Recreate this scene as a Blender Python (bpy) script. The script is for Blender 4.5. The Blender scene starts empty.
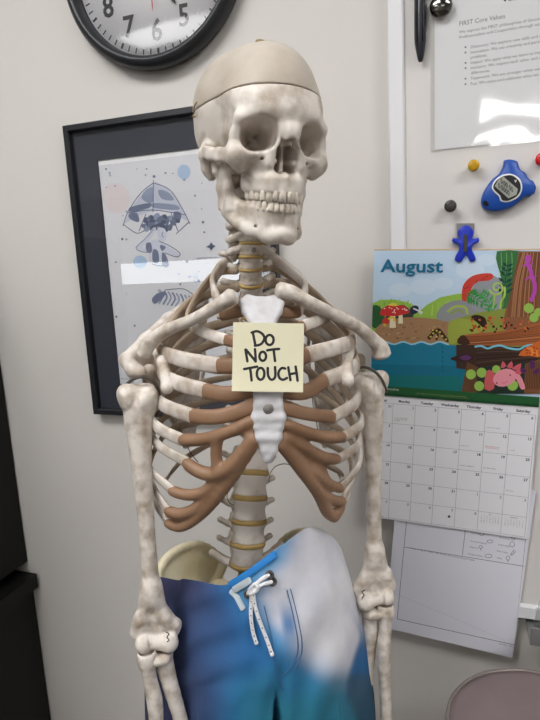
import bpy, bmesh, math, random
import numpy as np
from mathutils import Vector, Matrix
random.seed(7)
SC = bpy.context.scene
COL = SC.collection
PI = math.pi

# ------------------------------------------------------------------ camera
F_PX = 560.0
D_WALL = 0.97
CAM_Z = 1.53
def _n(v): return v / np.linalg.norm(v)
_down = _n(np.array([165.0, 3190.0, 560.0]))
_left = np.array([-1670.0, -20.0, 560.0]); _left = _n(_left - _down * np.dot(_left, _down))
_X, _Z = -_left, -_down                      # world axes seen in (right, down, forward)
_Y = np.cross(np.array([_Z[0], -_Z[1], -_Z[2]]), np.array([_X[0], -_X[1], -_X[2]]))
_Y = np.array([_Y[0], -_Y[1], -_Y[2]])       # back to (right, down, forward)
A3 = np.stack([_X, _Y, _Z])                  # camera (r,d,f) -> world
CAM = np.array([0.0, 0.0, CAM_Z])
def ray(px, py): return A3 @ np.array([(px - 270) / F_PX, (py - 360) / F_PX, 1.0])
def P(px, py, d): return Vector(CAM + ray(px, py) * d)          # a point at optical depth d
def PM(px, py, d): return np.array(CAM + ray(px, py) * d) * 1000.0
def Wl(px, py, off=0.0):                                        # a point on the back wall
    r = ray(px, py); t = (D_WALL - off) / r[1]
    return Vector(CAM + r * t)
def proj(p):
    q = A3.T @ (np.array(p) - CAM)
    return 270 + F_PX * q[0] / q[2], 360 + F_PX * q[1] / q[2]
cam = bpy.data.cameras.new('camera'); cam_ob = bpy.data.objects.new('camera', cam); COL.objects.link(cam_ob)
cam.sensor_fit = 'AUTO'; cam.sensor_width = 36; cam.lens = 36 * F_PX / 720; cam.clip_start = 0.02
R_, U_, B_ = A3[:, 0], -A3[:, 1], -A3[:, 2]
cam_ob.matrix_world = Matrix(((R_[0], U_[0], B_[0], CAM[0]), (R_[1], U_[1], B_[1], CAM[1]), (R_[2], U_[2], B_[2], CAM[2]), (0, 0, 0, 1)))
SC.camera = cam_ob

# ------------------------------------------------------------------ materials
def lin(c): 
    c = c / 255.0
    return c / 12.92 if c <= 0.04045 else ((c + 0.055) / 1.055) ** 2.4
def rgb(r, g, b): return (lin(r), lin(g), lin(b), 1.0)
MATS = {}
def mat(name, col=(.5, .5, .5, 1), rough=.5, metal=0, col2=None, nscale=20, detail=5, lo=.35, hi=.65, bump=0, bscale=200, coat=0, trans=0, ior=1.45, emit=0, attr=False, alpha=1, spec=None):
    m = bpy.data.materials.new(name); m.use_nodes = True; nt = m.node_tree; b = nt.nodes['Principled BSDF']
    b.inputs['Base Color'].default_value = col; b.inputs['Roughness'].default_value = rough; b.inputs['Metallic'].default_value = metal
    b.inputs['Coat Weight'].default_value = coat; b.inputs['Transmission Weight'].default_value = trans; b.inputs['IOR'].default_value = ior
    b.inputs['Alpha'].default_value = alpha
    if spec is not None: b.inputs['Specular IOR Level'].default_value = spec
    if emit: b.inputs['Emission Color'].default_value = col; b.inputs['Emission Strength'].default_value = emit
    src = None
    tc = nt.nodes.new('ShaderNodeTexCoord')
    if attr:
        a = nt.nodes.new('ShaderNodeVertexColor'); a.layer_name = 'Col'; src = a.outputs['Color']
        nt.links.new(src, b.inputs['Base Color'])
    if col2 is not None:
        n = nt.nodes.new('ShaderNodeTexNoise'); n.inputs['Scale'].default_value = nscale; n.inputs['Detail'].default_value = detail
        nt.links.new(tc.outputs['Object'], n.inputs['Vector'])
        rmp = nt.nodes.new('ShaderNodeValToRGB'); rmp.color_ramp.elements[0].position = lo; rmp.color_ramp.elements[1].position = hi
        rmp.color_ramp.elements[0].color = col2; rmp.color_ramp.elements[1].color = col if not attr else (1, 1, 1, 1)
        nt.links.new(n.outputs['Fac'], rmp.inputs['Fac'])
        if attr:
            mx = nt.nodes.new('ShaderNodeMix'); mx.data_type = 'RGBA'; mx.blend_type = 'MULTIPLY'; mx.inputs[0].default_value = 1
            nt.links.new(src, mx.inputs[6]); nt.links.new(rmp.outputs['Color'], mx.inputs[7]); nt.links.new(mx.outputs[2], b.inputs['Base Color'])
        else: nt.links.new(rmp.outputs['Color'], b.inputs['Base Color'])
    if bump:
        n2 = nt.nodes.new('ShaderNodeTexNoise'); n2.inputs['Scale'].default_value = bscale; n2.inputs['Detail'].default_value = 4
        nt.links.new(tc.outputs['Object'], n2.inputs['Vector'])
        bp = nt.nodes.new('ShaderNodeBump'); bp.inputs['Strength'].default_value = bump; bp.inputs['Distance'].default_value = .002
        nt.links.new(n2.outputs['Fac'], bp.inputs['Height']); nt.links.new(bp.outputs['Normal'], b.inputs['Normal'])
    MATS[name] = m
    return m
def clear_mat(name, fac, rough=.03, tint=(1, 1, 1, 1), wavy=0, wscale=8):          # clear film or pane: see-through with a gloss
    m = bpy.data.materials.new(name); m.use_nodes = True; nt = m.node_tree; nt.nodes.clear()
    o = nt.nodes.new('ShaderNodeOutputMaterial'); mx = nt.nodes.new('ShaderNodeMixShader'); t = nt.nodes.new('ShaderNodeBsdfTransparent'); g = nt.nodes.new('ShaderNodeBsdfGlossy')
    t.inputs['Color'].default_value = tint; g.inputs['Roughness'].default_value = rough; mx.inputs[0].default_value = fac
    nt.links.new(t.outputs[0], mx.inputs[1]); nt.links.new(g.outputs[0], mx.inputs[2]); nt.links.new(mx.outputs[0], o.inputs['Surface'])
    if wavy:
        tc = nt.nodes.new('ShaderNodeTexCoord'); n = nt.nodes.new('ShaderNodeTexNoise'); n.inputs['Scale'].default_value = wscale; n.inputs['Detail'].default_value = 1
        bp = nt.nodes.new('ShaderNodeBump'); bp.inputs['Strength'].default_value = wavy; bp.inputs['Distance'].default_value = .01
        nt.links.new(tc.outputs['Object'], n.inputs['Vector']); nt.links.new(n.outputs['Fac'], bp.inputs['Height']); nt.links.new(bp.outputs['Normal'], g.inputs['Normal'])
    MATS[name] = m
    return m
M_BONE = mat('bone', rgb(222, 213, 203), .5, col2=rgb(176, 162, 146), nscale=34, detail=10, lo=.34, hi=.55, bump=.25, bscale=160)
M_BONE2 = mat('bone_limb', rgb(222, 213, 203), .5, col2=rgb(172, 157, 140), nscale=60, detail=12, lo=.32, hi=.58, bump=.6, bscale=140)
M_CAP = mat('bone_cap', rgb(196, 186, 173), .5, col2=rgb(178, 166, 151), nscale=16, detail=8, lo=.35, hi=.6, bump=.2, bscale=150)
M_RIB = mat('bone_rib', rgb(220, 211, 202), .5, col2=rgb(166, 149, 130), nscale=40, detail=8, lo=.34, hi=.58, bump=.3, bscale=150)
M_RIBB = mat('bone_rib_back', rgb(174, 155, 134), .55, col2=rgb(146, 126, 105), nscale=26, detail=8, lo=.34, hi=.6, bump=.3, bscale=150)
M_PELV = mat('bone_pelvis', rgb(222, 211, 180), .5, col2=rgb(196, 180, 138), nscale=18, detail=8, lo=.34, hi=.6, bump=.2, bscale=150)
M_CART = mat('cartilage', rgb(150, 117, 91), .45, col2=rgb(130, 97, 72), nscale=22, detail=6, lo=.3, hi=.62, bump=.2, bscale=90)
M_PLAST = mat('sternum_white', rgb(208, 206, 209), .45, col2=rgb(188, 184, 184), nscale=30, detail=6, lo=.3, hi=.55, bump=.5, bscale=70)
M_DISC = mat('disc', rgb(188, 158, 98), .5, col2=rgb(168, 136, 76), nscale=40, lo=.3, hi=.6)
M_TOOTH = mat('tooth', rgb(220, 210, 196), .32, col2=rgb(190, 175, 155), nscale=60, lo=.3, hi=.55)
M_BRASS = mat('brass', rgb(150, 130, 92), .35, .9)
M_STEEL = mat('steel', rgb(170, 168, 165), .3, 1)
M_CHROME = mat('dark_chrome', rgb(120, 118, 112), .12, 1)
M_GREYM = mat('grey_screw', rgb(142, 138, 132), .5, .4)
M_BLACKW = mat('black_wire', rgb(40, 36, 33), .45)
M_STRAP = mat('strap', rgb(74, 66, 58), .5)
M_WALL = mat('wall_paint', rgb(219, 214, 208), .6, bump=.08, bscale=300)
M_FLOOR = mat('floor_tile', rgb(96, 91, 86), .4, col2=rgb(84, 79, 74), nscale=6)
M_CEIL = mat('ceiling_tile', rgb(225, 224, 220), .8)
M_LIGHT_ADDED = mat('added_lamp_diffuser', (1, 1, 1, 1), .5, emit=12.6)
M_LIGHTF = mat('lamp_diffuser_far', (1, 1, 1, 1), .5, emit=9.5)
M_DAY = mat('daylight', (.9, .95, 1, 1), .5, emit=3.4)
M_BLACK = mat('black_laminate', rgb(15, 14, 14), .5, spec=.3)
M_CLKRIM = mat('clock_rim', rgb(44, 45, 48), .38)
M_INK = mat('black_ink', rgb(26, 26, 28), .5)
M_RED = mat('red_hand', rgb(190, 40, 44), .4)
M_DIAL = mat('dial_white', rgb(232, 231, 233), .5)
M_GLASS = clear_mat('clear_glass', .07, .015)
M_GLASSC = clear_mat('clock_glass', .06, .06)
M_SLEEVE = clear_mat('plastic_sleeve', .16, .06, wavy=.35, wscale=9)
M_FRAME = mat('frame_black', rgb(36, 37, 41), .35)
M_MAT = mat('mat_board', rgb(58, 60, 70), .7)
M_SHEET = mat('printed_sheet', rough=.55, attr=True)
M_SHEETG = mat('printed_sheet_gloss', rough=.22, attr=True)
M_BOARD = mat('whiteboard_enamel', rgb(222, 218, 214), .28)
M_ALU = mat('aluminium_white', rgb(232, 231, 233), .4)
M_TRAY = mat('tray_grey', rgb(150, 150, 148), .35, .5)
M_NOTE = mat('note_paper', rgb(236, 229, 193), .7)
M_BLUE = mat('blue_plastic', rgb(28, 78, 168), .35)
M_BLUE2 = mat('blue_clip', rgb(26, 52, 186), .28, coat=.3)
M_WHITEP = mat('white_plastic', rgb(236, 236, 236), .35)
M_LCD = mat('lcd_grey', rgb(164, 166, 156), .3)
M_LCDINK = mat('lcd_ink', rgb(60, 62, 62), .4)
M_YEL = mat('yellow_clear', rgb(232, 184, 20), .15, trans=.35, coat=.5)
M_DARKM = mat('dark_grey_clear', rgb(62, 58, 56), .15, coat=.6)
M_REDM = mat('red_clear', rgb(216, 24, 30), .2, coat=.5)
M_PEN = mat('pen_black', rgb(40, 42, 48), .3)
M_SEAT = mat('stool_seat', rgb(122, 107, 107), .4, col2=rgb(112, 97, 97), nscale=14, lo=.3, hi=.7)
M_EDGE = mat('stool_edge', rgb(128, 119, 113), .35, .3)
M_CLOTH = mat('dyed_cloth', rough=.75, attr=True, col2=(.72, .72, .76, 1), nscale=14, detail=7, lo=.28, hi=.6, bump=.15, bscale=500)
M_BAND = mat('band_lining', rgb(36, 120, 190), .7)
M_TAG = mat('tag_grey', rgb(176, 186, 190), .7)
M_CORD = mat('cord_white', rgb(226, 226, 228), .7)

# ------------------------------------------------------------------ objects
def link(o, parent=None):
    COL.objects.link(o)
    if parent is not None: o.parent = parent; o.matrix_parent_inverse = Matrix.Identity(4)
    return o
def tag(o, label, cat=None, group=None):
    o['label'] = label
    if cat: o['category'] = cat
    if group: o['group'] = group
    return o
def empty(name, loc, label, cat, group=None):
    o = bpy.data.objects.new(name, None); o.empty_display_size = .05; o.location = loc; COL.objects.link(o)
    return tag(o, label, cat, group)
def wpos(o):                                    # world position of an unrotated ancestor chain
    v = Vector((0, 0, 0))
    while o is not None: v = v + o.location; o = o.parent
    return v
def obj(name, verts, faces, m, parent=None, smooth=True, origin=None, cols=None):
    """verts are WORLD metres; the object's origin sits at their centre (or `origin`)"""
    V = np.asarray(verts, dtype=np.float64).reshape(-1, 3)
    o0 = np.array(origin) if origin is not None else (V.min(0) + V.max(0)) / 2
    me = bpy.data.meshes.new(name)
    if isinstance(faces, np.ndarray):
        me.vertices.add(len(V)); me.vertices.foreach_set('co', (V - o0).astype(np.float32).ravel())
        nf = len(faces); me.loops.add(nf * 4); me.loops.foreach_set('vertex_index', faces.astype(np.int32).ravel())
        me.polygons.add(nf); me.polygons.foreach_set('loop_start', np.arange(0, nf * 4, 4, dtype=np.int32)); me.update(calc_edges=True); me.validate()
    else:
        me.from_pydata([tuple(v) for v in (V - o0)], [], faces); me.update()
    if cols is not None:
        a = me.color_attributes.new('Col', 'FLOAT_COLOR', 'POINT'); a.data.foreach_set('color', np.asarray(cols, dtype=np.float32).ravel())
    for mm_ in (m if isinstance(m, (list, tuple)) else [m]): me.materials.append(mm_)
    if smooth: me.polygons.foreach_set('use_smooth', [True] * len(me.polygons))
    o = bpy.data.objects.new(name, me)
    base = wpos(parent) if parent is not None else Vector((0, 0, 0))
    o.location = Vector(o0) - base
    return link(o, parent)
def sharp(o, ang=40):
    me = o.data; me.set_sharp_from_angle(angle=math.radians(ang)); return o

# mesh pieces: each returns (verts, faces) in world metres
def join(*pcs):
    V, Fc = [], []
    for v, f in pcs:
        n = len(V); V += [tuple(x) for x in v]; Fc += [tuple(i + n for i in q) for q in f]
    return V, Fc
def boxp(c, s, rz=0):
    x, y, z = s[0] / 2, s[1] / 2, s[2] / 2; ca, sa = math.cos(rz), math.sin(rz)
    V = [(c[0] + a * x * ca - b * y * sa, c[1] + a * x * sa + b * y * ca, c[2] + d * z) for a, b, d in ((-1,-1,-1),(1,-1,-1),(1,1,-1),(-1,1,-1),(-1,-1,1),(1,-1,1),(1,1,1),(-1,1,1))]
    return V, [(0,3,2,1),(4,5,6,7),(0,1,5,4),(1,2,6,5),(2,3,7,6),(3,0,4,7)]
def spline(pts, n=8, closed=False):
    p = [np.array(q, dtype=float) for q in pts]; out = []; N = len(p)
    for i in range(N if closed else N - 1):
        a, b, c, d = (p[(i + k) % N] for k in (-1, 0, 1, 2)) if closed else (p[max(i-1, 0)], p[i], p[i+1], p[min(i+2, N-1)])
        for j in range(n):
            t = j / n
            out.append(.5 * ((2*b) + (-a + c)*t + (2*a - 5*b + 4*c - d)*t*t + (-a + 3*b - 3*c + d)*t**3))
    if not closed: out.append(p[-1])
    return out
def sweep(pts, rad, seg=10, out=None, flat=1.0, cap=True, power=2.0, closed=False):
    """tube along pts; rad scalar/list = half-height; flat = thickness ratio along the outward vector out(point)"""
    p = [np.array(q, dtype=float) for q in pts]; N = len(p)
    r = [rad] * N if np.isscalar(rad) else list(np.interp(np.linspace(0, 1, N), np.linspace(0, 1, len(rad)), rad))
    V, Fc = [], []; up = np.array([0.13, 0.21, 1.0]); prev = None
    for i in range(N):
        if closed: t = _n(p[(i+1) % N] - p[i-1])
        else: t = _n(p[min(i+1, N-1)] - p[max(i-1, 0)])
        if out is not None: a = out(p[i])
        else: a = prev if prev is not None else (np.array([1.0, .1, .05]) if abs(t[2]) > .7 else up)
        a = _n(a - t * np.dot(a, t)); prev = a; b = np.cross(t, a)
        for k in range(seg):
            th = 2 * PI * k / seg; c, s = math.cos(th), math.sin(th)
            if power != 2: c = math.copysign(abs(c) ** (2 / power), c); s = math.copysign(abs(s) ** (2 / power), s)
            V.append(p[i] + a * c * r[i] * flat + b * s * r[i])
    for i in range(N if closed else N - 1):
        for k in range(seg):
            j = (i + 1) % N
            Fc.append((i*seg + k, i*seg + (k+1) % seg, j*seg + (k+1) % seg, j*seg + k))
    if cap and not closed:
        for e, s_ in ((0, -1), (N-1, 1)):
            t = _n(p[e] - p[e - s_] if 0 <= e - s_ < N else p[1] - p[0]); n0 = len(V)
            for k in range(seg): V.append(p[e] + (V[e*seg + k] - p[e]) * .62 + t * r[e] * .35)
            V.append(p[e] + t * r[e] * .45)
            for k in range(seg):
                q = (e*seg + k, e*seg + (k+1) % seg, n0 + (k+1) % seg, n0 + k)
                Fc.append(q if s_ > 0 else q[::-1])
                q = (n0 + k, n0 + (k+1) % seg, n0 + seg); Fc.append(q if s_ > 0 else q[::-1])
    return V, Fc
def lathe(c, axis, prof, seg=64, ux=None):
    """prof: (radius, height along axis)"""
    w = _n(np.array(axis, float)); u = _n(np.cross(w, np.array([.3, .2, 1.0]) if abs(w[2]) < .9 else np.array([1.0, 0, 0]))); v = np.cross(w, u); c = np.array(c, float)
    V, Fc = [], []
    for r, h in prof:
        for k in range(seg):
            t = 2 * PI * k / seg; V.append(c + w * h + (u * math.cos(t) + v * math.sin(t)) * r)
    for i in range(len(prof) - 1):
        for k in range(seg): Fc.append((i*seg + k, i*seg + (k+1) % seg, (i+1)*seg + (k+1) % seg, (i+1)*seg + k))
    return V, Fc
def wall_prism(poly, prof, y0):
    """poly: (x, z) outline on the back wall (any winding); prof: (inset, height off the wall plane y0)"""
    q = np.array(poly, float); ar = sum(q[i][0]*q[(i+1) % len(q)][1] - q[(i+1) % len(q)][0]*q[i][1] for i in range(len(q)))
    if ar < 0: q = q[::-1]
    N = len(q); nr = []
    for i in range(N):
        a = _n(q[i] - q[i-1]); b = _n(q[(i+1) % N] - q[i]); t = _n(a + b) if np.linalg.norm(a + b) > 1e-6 else a
        nr.append(np.array([-t[1], t[0]]))
    V, Fc = [], []
    for ins, h in prof:
        for i in range(N):
            w = q[i] + nr[i] * ins; V.append((w[0], y0 - h, w[1]))
    for l in range(len(prof) - 1):
        for i in range(N): Fc.append((l*N + i, l*N + (i+1) % N, (l+1)*N + (i+1) % N, (l+1)*N + i))
    Fc.append(tuple((len(prof)-1)*N + i for i in range(N))); Fc.append(tuple(range(N))[::-1])
    return V, Fc
def wpoly(pxs, off, n=0, closed=True):
    p = [Wl(x, y, off) for x, y in pxs]; p = [(a.x, a.z) for a in p]
    return [tuple(a) for a in spline(p, n, True)] if n else p

# ------------------------------------------------------------------ distance-field modelling (millimetres) with surface nets
class Vox:
    def __init__(s, lo, hi, h, sym=False):
        s.lo = np.array(lo, float); s.h = h; s.n = np.ceil((np.array(hi) - s.lo) / h).astype(int) + 1; s.sym = sym
        s.ax = [(s.lo[i] + h * np.arange(s.n[i])).astype(np.float32) for i in range(3)]
        s.D = np.full(s.n, 1e3, np.float32)
    def op(s, fn, lo, hi, k=4.0, mode='u'):
        lo = np.array(lo, float); hi = np.array(hi, float); pad = k + 4 * s.h
        if s.sym: m = max(abs(lo[0]), abs(hi[0])); lo[0], hi[0] = -m, m
        a = np.clip(np.floor((lo - pad - s.lo) / s.h).astype(int), 0, s.n); b = np.clip(np.ceil((hi + pad - s.lo) / s.h).astype(int) + 1, 0, s.n)
        if (b <= a).any(): return
        sl = tuple(slice(a[i], b[i]) for i in range(3))
        X = s.ax[0][sl[0]].reshape(-1, 1, 1); Y = s.ax[1][sl[1]].reshape(1, -1, 1); Z = s.ax[2][sl[2]].reshape(1, 1, -1)
        d = fn(np.abs(X) if s.sym else X, Y, Z); o = s.D[sl]
        if mode == 's': d = -d
        if k <= 0: r = np.minimum(o, d) if mode == 'u' else np.maximum(o, d)
        else:
            h = np.maximum(k - np.abs(o - d), 0) / k; h = h * h * k * .25
            r = np.minimum(o, d) - h if mode == 'u' else np.maximum(o, d) + h
        s.D[sl] = r
    def cap(s, a, b, r1, r2=None, k=4.0, mode='u', e=None):
        a = np.array(a, float); b = np.array(b, float); r2 = r1 if r2 is None else r2; ba = b - a; L2 = max(np.dot(ba, ba), 1e-9)
        eh = None
        if e is not None: e = np.array(e, float); el = np.linalg.norm(e); eh = e / el
        def fn(X, Y, Z):
            x, y, z = X - a[0], Y - a[1], Z - a[2]
            t = np.clip((x*ba[0] + y*ba[1] + z*ba[2]) / L2, 0, 1)
            x, y, z = x - t*ba[0], y - t*ba[1], z - t*ba[2]
            if eh is not None:
                q = np.clip(x*eh[0] + y*eh[1] + z*eh[2], -el, el); x, y, z = x - q*eh[0], y - q*eh[1], z - q*eh[2]
            return np.sqrt(x*x + y*y + z*z) - (r1 + (r2 - r1) * t)
        R = max(r1, r2) + (np.abs(e) if e is not None else 0)
        s.op(fn, np.minimum(a, b) - R, np.maximum(a, b) + R, k, mode)
    def chain(s, pts, k=4.0, mode='u', e=None):
        for p, q in zip(pts[:-1], pts[1:]): s.cap(p[:3], q[:3], p[3], q[3], k, mode, e)
    def ell(s, c, r, k=4.0, mode='u', rot=None):
        c = np.array(c, float); r = np.array(r, float)
        def fn(X, Y, Z):
            x, y, z = X - c[0], Y - c[1], Z - c[2]
            if rot is not None: x, y, z = (rot[0][i]*x + rot[1][i]*y + rot[2][i]*z for i in range(3))
            k0 = np.sqrt((x/r[0])**2 + (y/r[1])**2 + (z/r[2])**2); k1 = np.sqrt((x/r[0]**2)**2 + (y/r[1]**2)**2 + (z/r[2]**2)**2) + 1e-9
            return k0 * (k0 - 1) / k1
        R = r if rot is None else np.full(3, r.max())
        s.op(fn, c - R, c + R, k, mode)
    def tri(s, a, b, c, r, k=4.0):
        a, b, c = (np.array(q, float) for q in (a, b, c)); ba, cb, ac = b - a, c - b, a - c; nor = np.cross(ba, ac)
        def dot(v, w): return v[0]*w[0] + v[1]*w[1] + v[2]*w[2]
        def fn(X, Y, Z):
            pa = (X - a[0], Y - a[1], Z - a[2]); pb = (X - b[0], Y - b[1], Z - b[2]); pc = (X - c[0], Y - c[1], Z - c[2])
            inside = np.sign(dot(pa, np.cross(ba, nor))) + np.sign(dot(pb, np.cross(cb, nor))) + np.sign(dot(pc, np.cross(ac, nor))) 
            def ed(pv, ev):
                t = np.clip(dot(pv, ev) / np.dot(ev, ev), 0, 1); x, y, z = (pv[i] - t*ev[i] for i in range(3)); return x*x + y*y + z*z
            de = np.minimum(np.minimum(ed(pa, ba), ed(pb, cb)), ed(pc, ac)); dn = dot(pa, nor) ** 2 / np.dot(nor, nor)
            return np.sqrt(np.where(np.abs(inside) < 2.5, de, dn)) - r
        s.op(fn, np.minimum(np.minimum(a, b), c) - r, np.maximum(np.maximum(a, b), c) + r, k)
    def cone4(s, a, b, ra, rb, k=2.0, mode='s', p=3.2, tilt=0):
        """tapering squarish cone from a (radii ra=(x,z)) to b"""
        a = np.array(a, float); b = np.array(b, float); w = b - a; L = np.linalg.norm(w); w /= L
        u = np.array([1.0, 0, 0]); u = _n(u - w * np.dot(u, w)); v = np.cross(w, u)
        if v[2] < 0: v = -v
        c_, s_ = math.cos(tilt), math.sin(tilt); u, v = u*c_ + v*s_, v*c_ - u*s_
        def fn(X, Y, Z):
            x, y, z = X - a[0], Y - a[1], Z - a[2]; t = (x*w[0] + y*w[1] + z*w[2]) / L
            tc = np.clip(t, 0, 1); pu = x*u[0] + y*u[1] + z*u[2]; pv = x*v[0] + y*v[1] + z*v[2]
            ru = ra[0] + (rb[0]-ra[0]) * tc**1.6; rv = ra[1] + (rb[1]-ra[1]) * tc**1.6
            q = ((np.abs(pu)/ru)**p + (np.abs(pv)/rv)**p) ** (1/p)
            return np.maximum((q - 1) * np.minimum(ru, rv), np.maximum(t - 1, -t) * L)
        R = max(*ra, *rb); s.op(fn, np.minimum(a, b) - R, np.maximum(a, b) + R, k, mode)
    def net(s, D=None):
        D = s.D if D is None else D
        S = D < 0; c = np.zeros(np.array(D.shape) - 1, np.int8); crn = [(i, j, k) for i in (0, 1) for j in (0, 1) for k in (0, 1)]
        def sub(A, q): return A[q[0]:A.shape[0]-1+q[0], q[1]:A.shape[1]-1+q[1], q[2]:A.shape[2]-1+q[2]]
        for q in crn: c += sub(S, q)
        act = (c > 0) & (c < 8); idx = np.argwhere(act); n = len(idx); vid = -np.ones(act.shape, np.int64); vid[act] = np.arange(n)
        val = {q: D[idx[:, 0]+q[0], idx[:, 1]+q[1], idx[:, 2]+q[2]].astype(np.float64) for q in crn}
        acc = np.zeros((n, 3)); cnt = np.zeros(n)
        for q in crn:
            for ax in range(3):
                if q[ax]: continue
                r = list(q); r[ax] = 1; r = tuple(r); a, b = val[q], val[r]; x = (a < 0) != (b < 0)
                t = np.where(x, a / np.where(x, a - b, 1), 0); pos = np.tile(np.array(q, float), (n, 1)); pos[:, ax] += t
                acc += pos * x[:, None]; cnt += x
        V = (idx + acc / cnt[:, None]) * s.h + s.lo
        Q = []
        for ax in range(3):
            b, d = (ax + 1) % 3, (ax + 2) % 3
            s0 = [slice(1, -1)] * 3; s1 = [slice(1, -1)] * 3; s0[ax] = slice(0, -1); s1[ax] = slice(1, None)
            A, B = S[tuple(s0)], S[tuple(s1)]; e = np.argwhere(A != B)
            if not len(e): continue
            fl = A[e[:, 0], e[:, 1], e[:, 2]]; g = e.copy(); g[:, b] += 1; g[:, d] += 1; quad = []
            for ob, od in ((-1, -1), (0, -1), (0, 0), (-1, 0)):
                h_ = g.copy(); h_[:, b] += ob; h_[:, d] += od; quad.append(vid[h_[:, 0], h_[:, 1], h_[:, 2]])
            quad = np.stack(quad, 1); quad[~fl] = quad[~fl][:, ::-1]; Q.append(quad)
        Q = np.concatenate(Q)
        # one light smoothing pass
        for lam in (.5, -.52):
            acc = np.zeros_like(V); cn = np.zeros(len(V))
            for i in range(4):
                np.add.at(acc, Q[:, i], V[Q[:, (i+1) % 4]] + V[Q[:, i-1]]); np.add.at(cn, Q[:, i], 2)
            V = V + lam * (acc / np.maximum(cn, 1)[:, None] - V)
        return V, Q
def xf(V, M):                                     # millimetres in a local frame -> world metres
    M = np.array(M); return (V @ M[:3, :3].T) * .001 + M[:3, 3]

# ------------------------------------------------------------------ printed sheets
_tc = {}
def text_mesh(s, bold=0):
    if (s, bold) in _tc: return _tc[(s, bold)]
    cu = bpy.data.curves.new('t', 'FONT'); cu.body = s; cu.size = 1; cu.resolution_u = 2; cu.offset = bold; o = bpy.data.objects.new('t', cu); COL.objects.link(o)
    dg = bpy.context.evaluated_depsgraph_get(); me = bpy.data.meshes.new_from_object(o.evaluated_get(dg))
    V = np.array([v.co[:] for v in me.vertices]).reshape(-1, 3); Fc = [tuple(p.vertices) for p in me.polygons]
    bpy.data.objects.remove(o); bpy.data.curves.remove(cu); bpy.data.meshes.remove(me)
    _tc[(s, bold)] = (V, Fc); return V, Fc
class Sheet:
    """a flat printed sheet: origin + unit axes U (right) and V (down) and N (out); shapes given in photo pixels projected onto its plane"""
    def __init__(s, tl, tr, bl, thick=.0004):
        s.o = np.array(tl); s.w = np.linalg.norm(np.array(tr) - s.o); s.U = _n(np.array(tr) - s.o)
        v = np.array(bl) - s.o; v = v - s.U * np.dot(v, s.U); s.hgt = np.linalg.norm(v); s.V = v / s.hgt
        s.N = np.cross(s.V, s.U); s.N = s.N if np.dot(s.N, CAM - s.o) > 0 else -s.N
        s.vv, s.ff, s.cc = [], [], []; s.layer = 0; s.th = thick; s.bow = None
    def uv(s, px, py):
        r = ray(px, py); t = np.dot(s.o - CAM, s.N) / np.dot(r, s.N); q = CAM + r * t - s.o
        return np.array([np.dot(q, s.U), np.dot(q, s.V)])
    def pt(s, u, v, h): return s.o + s.U * u + s.V * v + s.N * (h + (s.bow(u / s.w, v / s.hgt) if s.bow else 0))
    def base(s, col, n=12):
        for side in (0, 1):
            b0 = len(s.vv)
            for j in range(n + 1):
                for i in range(n + 1): s.vv.append(s.pt(s.w*i/n, s.hgt*j/n, 0 if side else -s.th)); s.cc.append(col)
            for j in range(n):
                for i in range(n):
                    q = (b0 + j*(n+1) + i, b0 + (j+1)*(n+1) + i, b0 + (j+1)*(n+1) + i+1, b0 + j*(n+1) + i+1); s.ff.append(q if side else q[::-1])
        s.layer = 1
    def add(s, uvs, faces, col):
        b0 = len(s.vv); s.layer += 1; h = s.layer * .0000035
        for u, v in uvs: s.vv.append(s.pt(min(max(u, 0), s.w), min(max(v, 0), s.hgt), h)); s.cc.append(col)
        s.ff += [tuple(i + b0 for i in f) for f in faces]
    def uvpoly(s, q, col, up=True):
        if up: s.layer += 1
        ar = sum(q[i][0]*q[(i+1) % len(q)][1] - q[(i+1) % len(q)][0]*q[i][1] for i in range(len(q)))
        if ar > 0: q = q[::-1]
        s.add(q, [tuple(range(len(q)))], col)
    def poly(s, pxs, col, sm=0, up=True):
        q = [s.uv(x, y) for x, y in pxs]
        s.uvpoly(spline(q, sm, True) if sm else q, col, up)
    def disc(s, x, y, rx, ry=None, col=None, rot=0, up=True):
        ry = rx if ry is None else ry; c, n_ = math.cos(rot), math.sin(rot)
        s.poly([(x + rx*math.cos(t)*c - ry*math.sin(t)*n_, y + rx*math.cos(t)*n_ + ry*math.sin(t)*c) for t in np.linspace(0, 2*PI, 17)[:-1]], col, 0, up)
    def line(s, pxs, w, col, sm=0, up=True):
        """stroke w pixels wide"""
        if up: s.layer += 1
        q = [np.array(p, float) for p in pxs]; q = spline(q, sm) if sm else q; V = []; 
        for i in range(len(q)):
            t = _n(q[min(i+1, len(q)-1)] - q[max(i-1, 0)]); nn = np.array([-t[1], t[0]]) * w / 2
            V += [s.uv(*(q[i] - nn)), s.uv(*(q[i] + nn))]
        s.add(V, [(2*i, 2*i+1, 2*i+3, 2*i+2) for i in range(len(q)-1)], col)
    def text(s, t, px, py, hpx, col, align='l', bold=0, sx=1, up=False):
        """baseline at pixel (px,py), capital height hpx pixels"""
        if up: s.layer += 1
        V, Fc = text_mesh(t, bold)
        if not len(V): return
        u0, v0 = s.uv(px, py); sc = abs(s.uv(px, py - hpx)[1] - v0) / .70; w = V[:, 0].max() * sc * sx
        dx = 0 if align == 'l' else (-w / 2 if align == 'c' else -w)
        q = [(u0 + dx + x*sc*sx, v0 - y*sc) for x, y, _ in V]
        keep = [f for f in Fc if all(0 <= q[i][0] <= s.w and 0 <= q[i][1] <= s.hgt for i in f)]
        s.add(q, keep, col)
    def build(s, name, m, parent=None):
        o = obj(name, s.vv, s.ff, m, parent, smooth=False, cols=s.cc); return o

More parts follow.
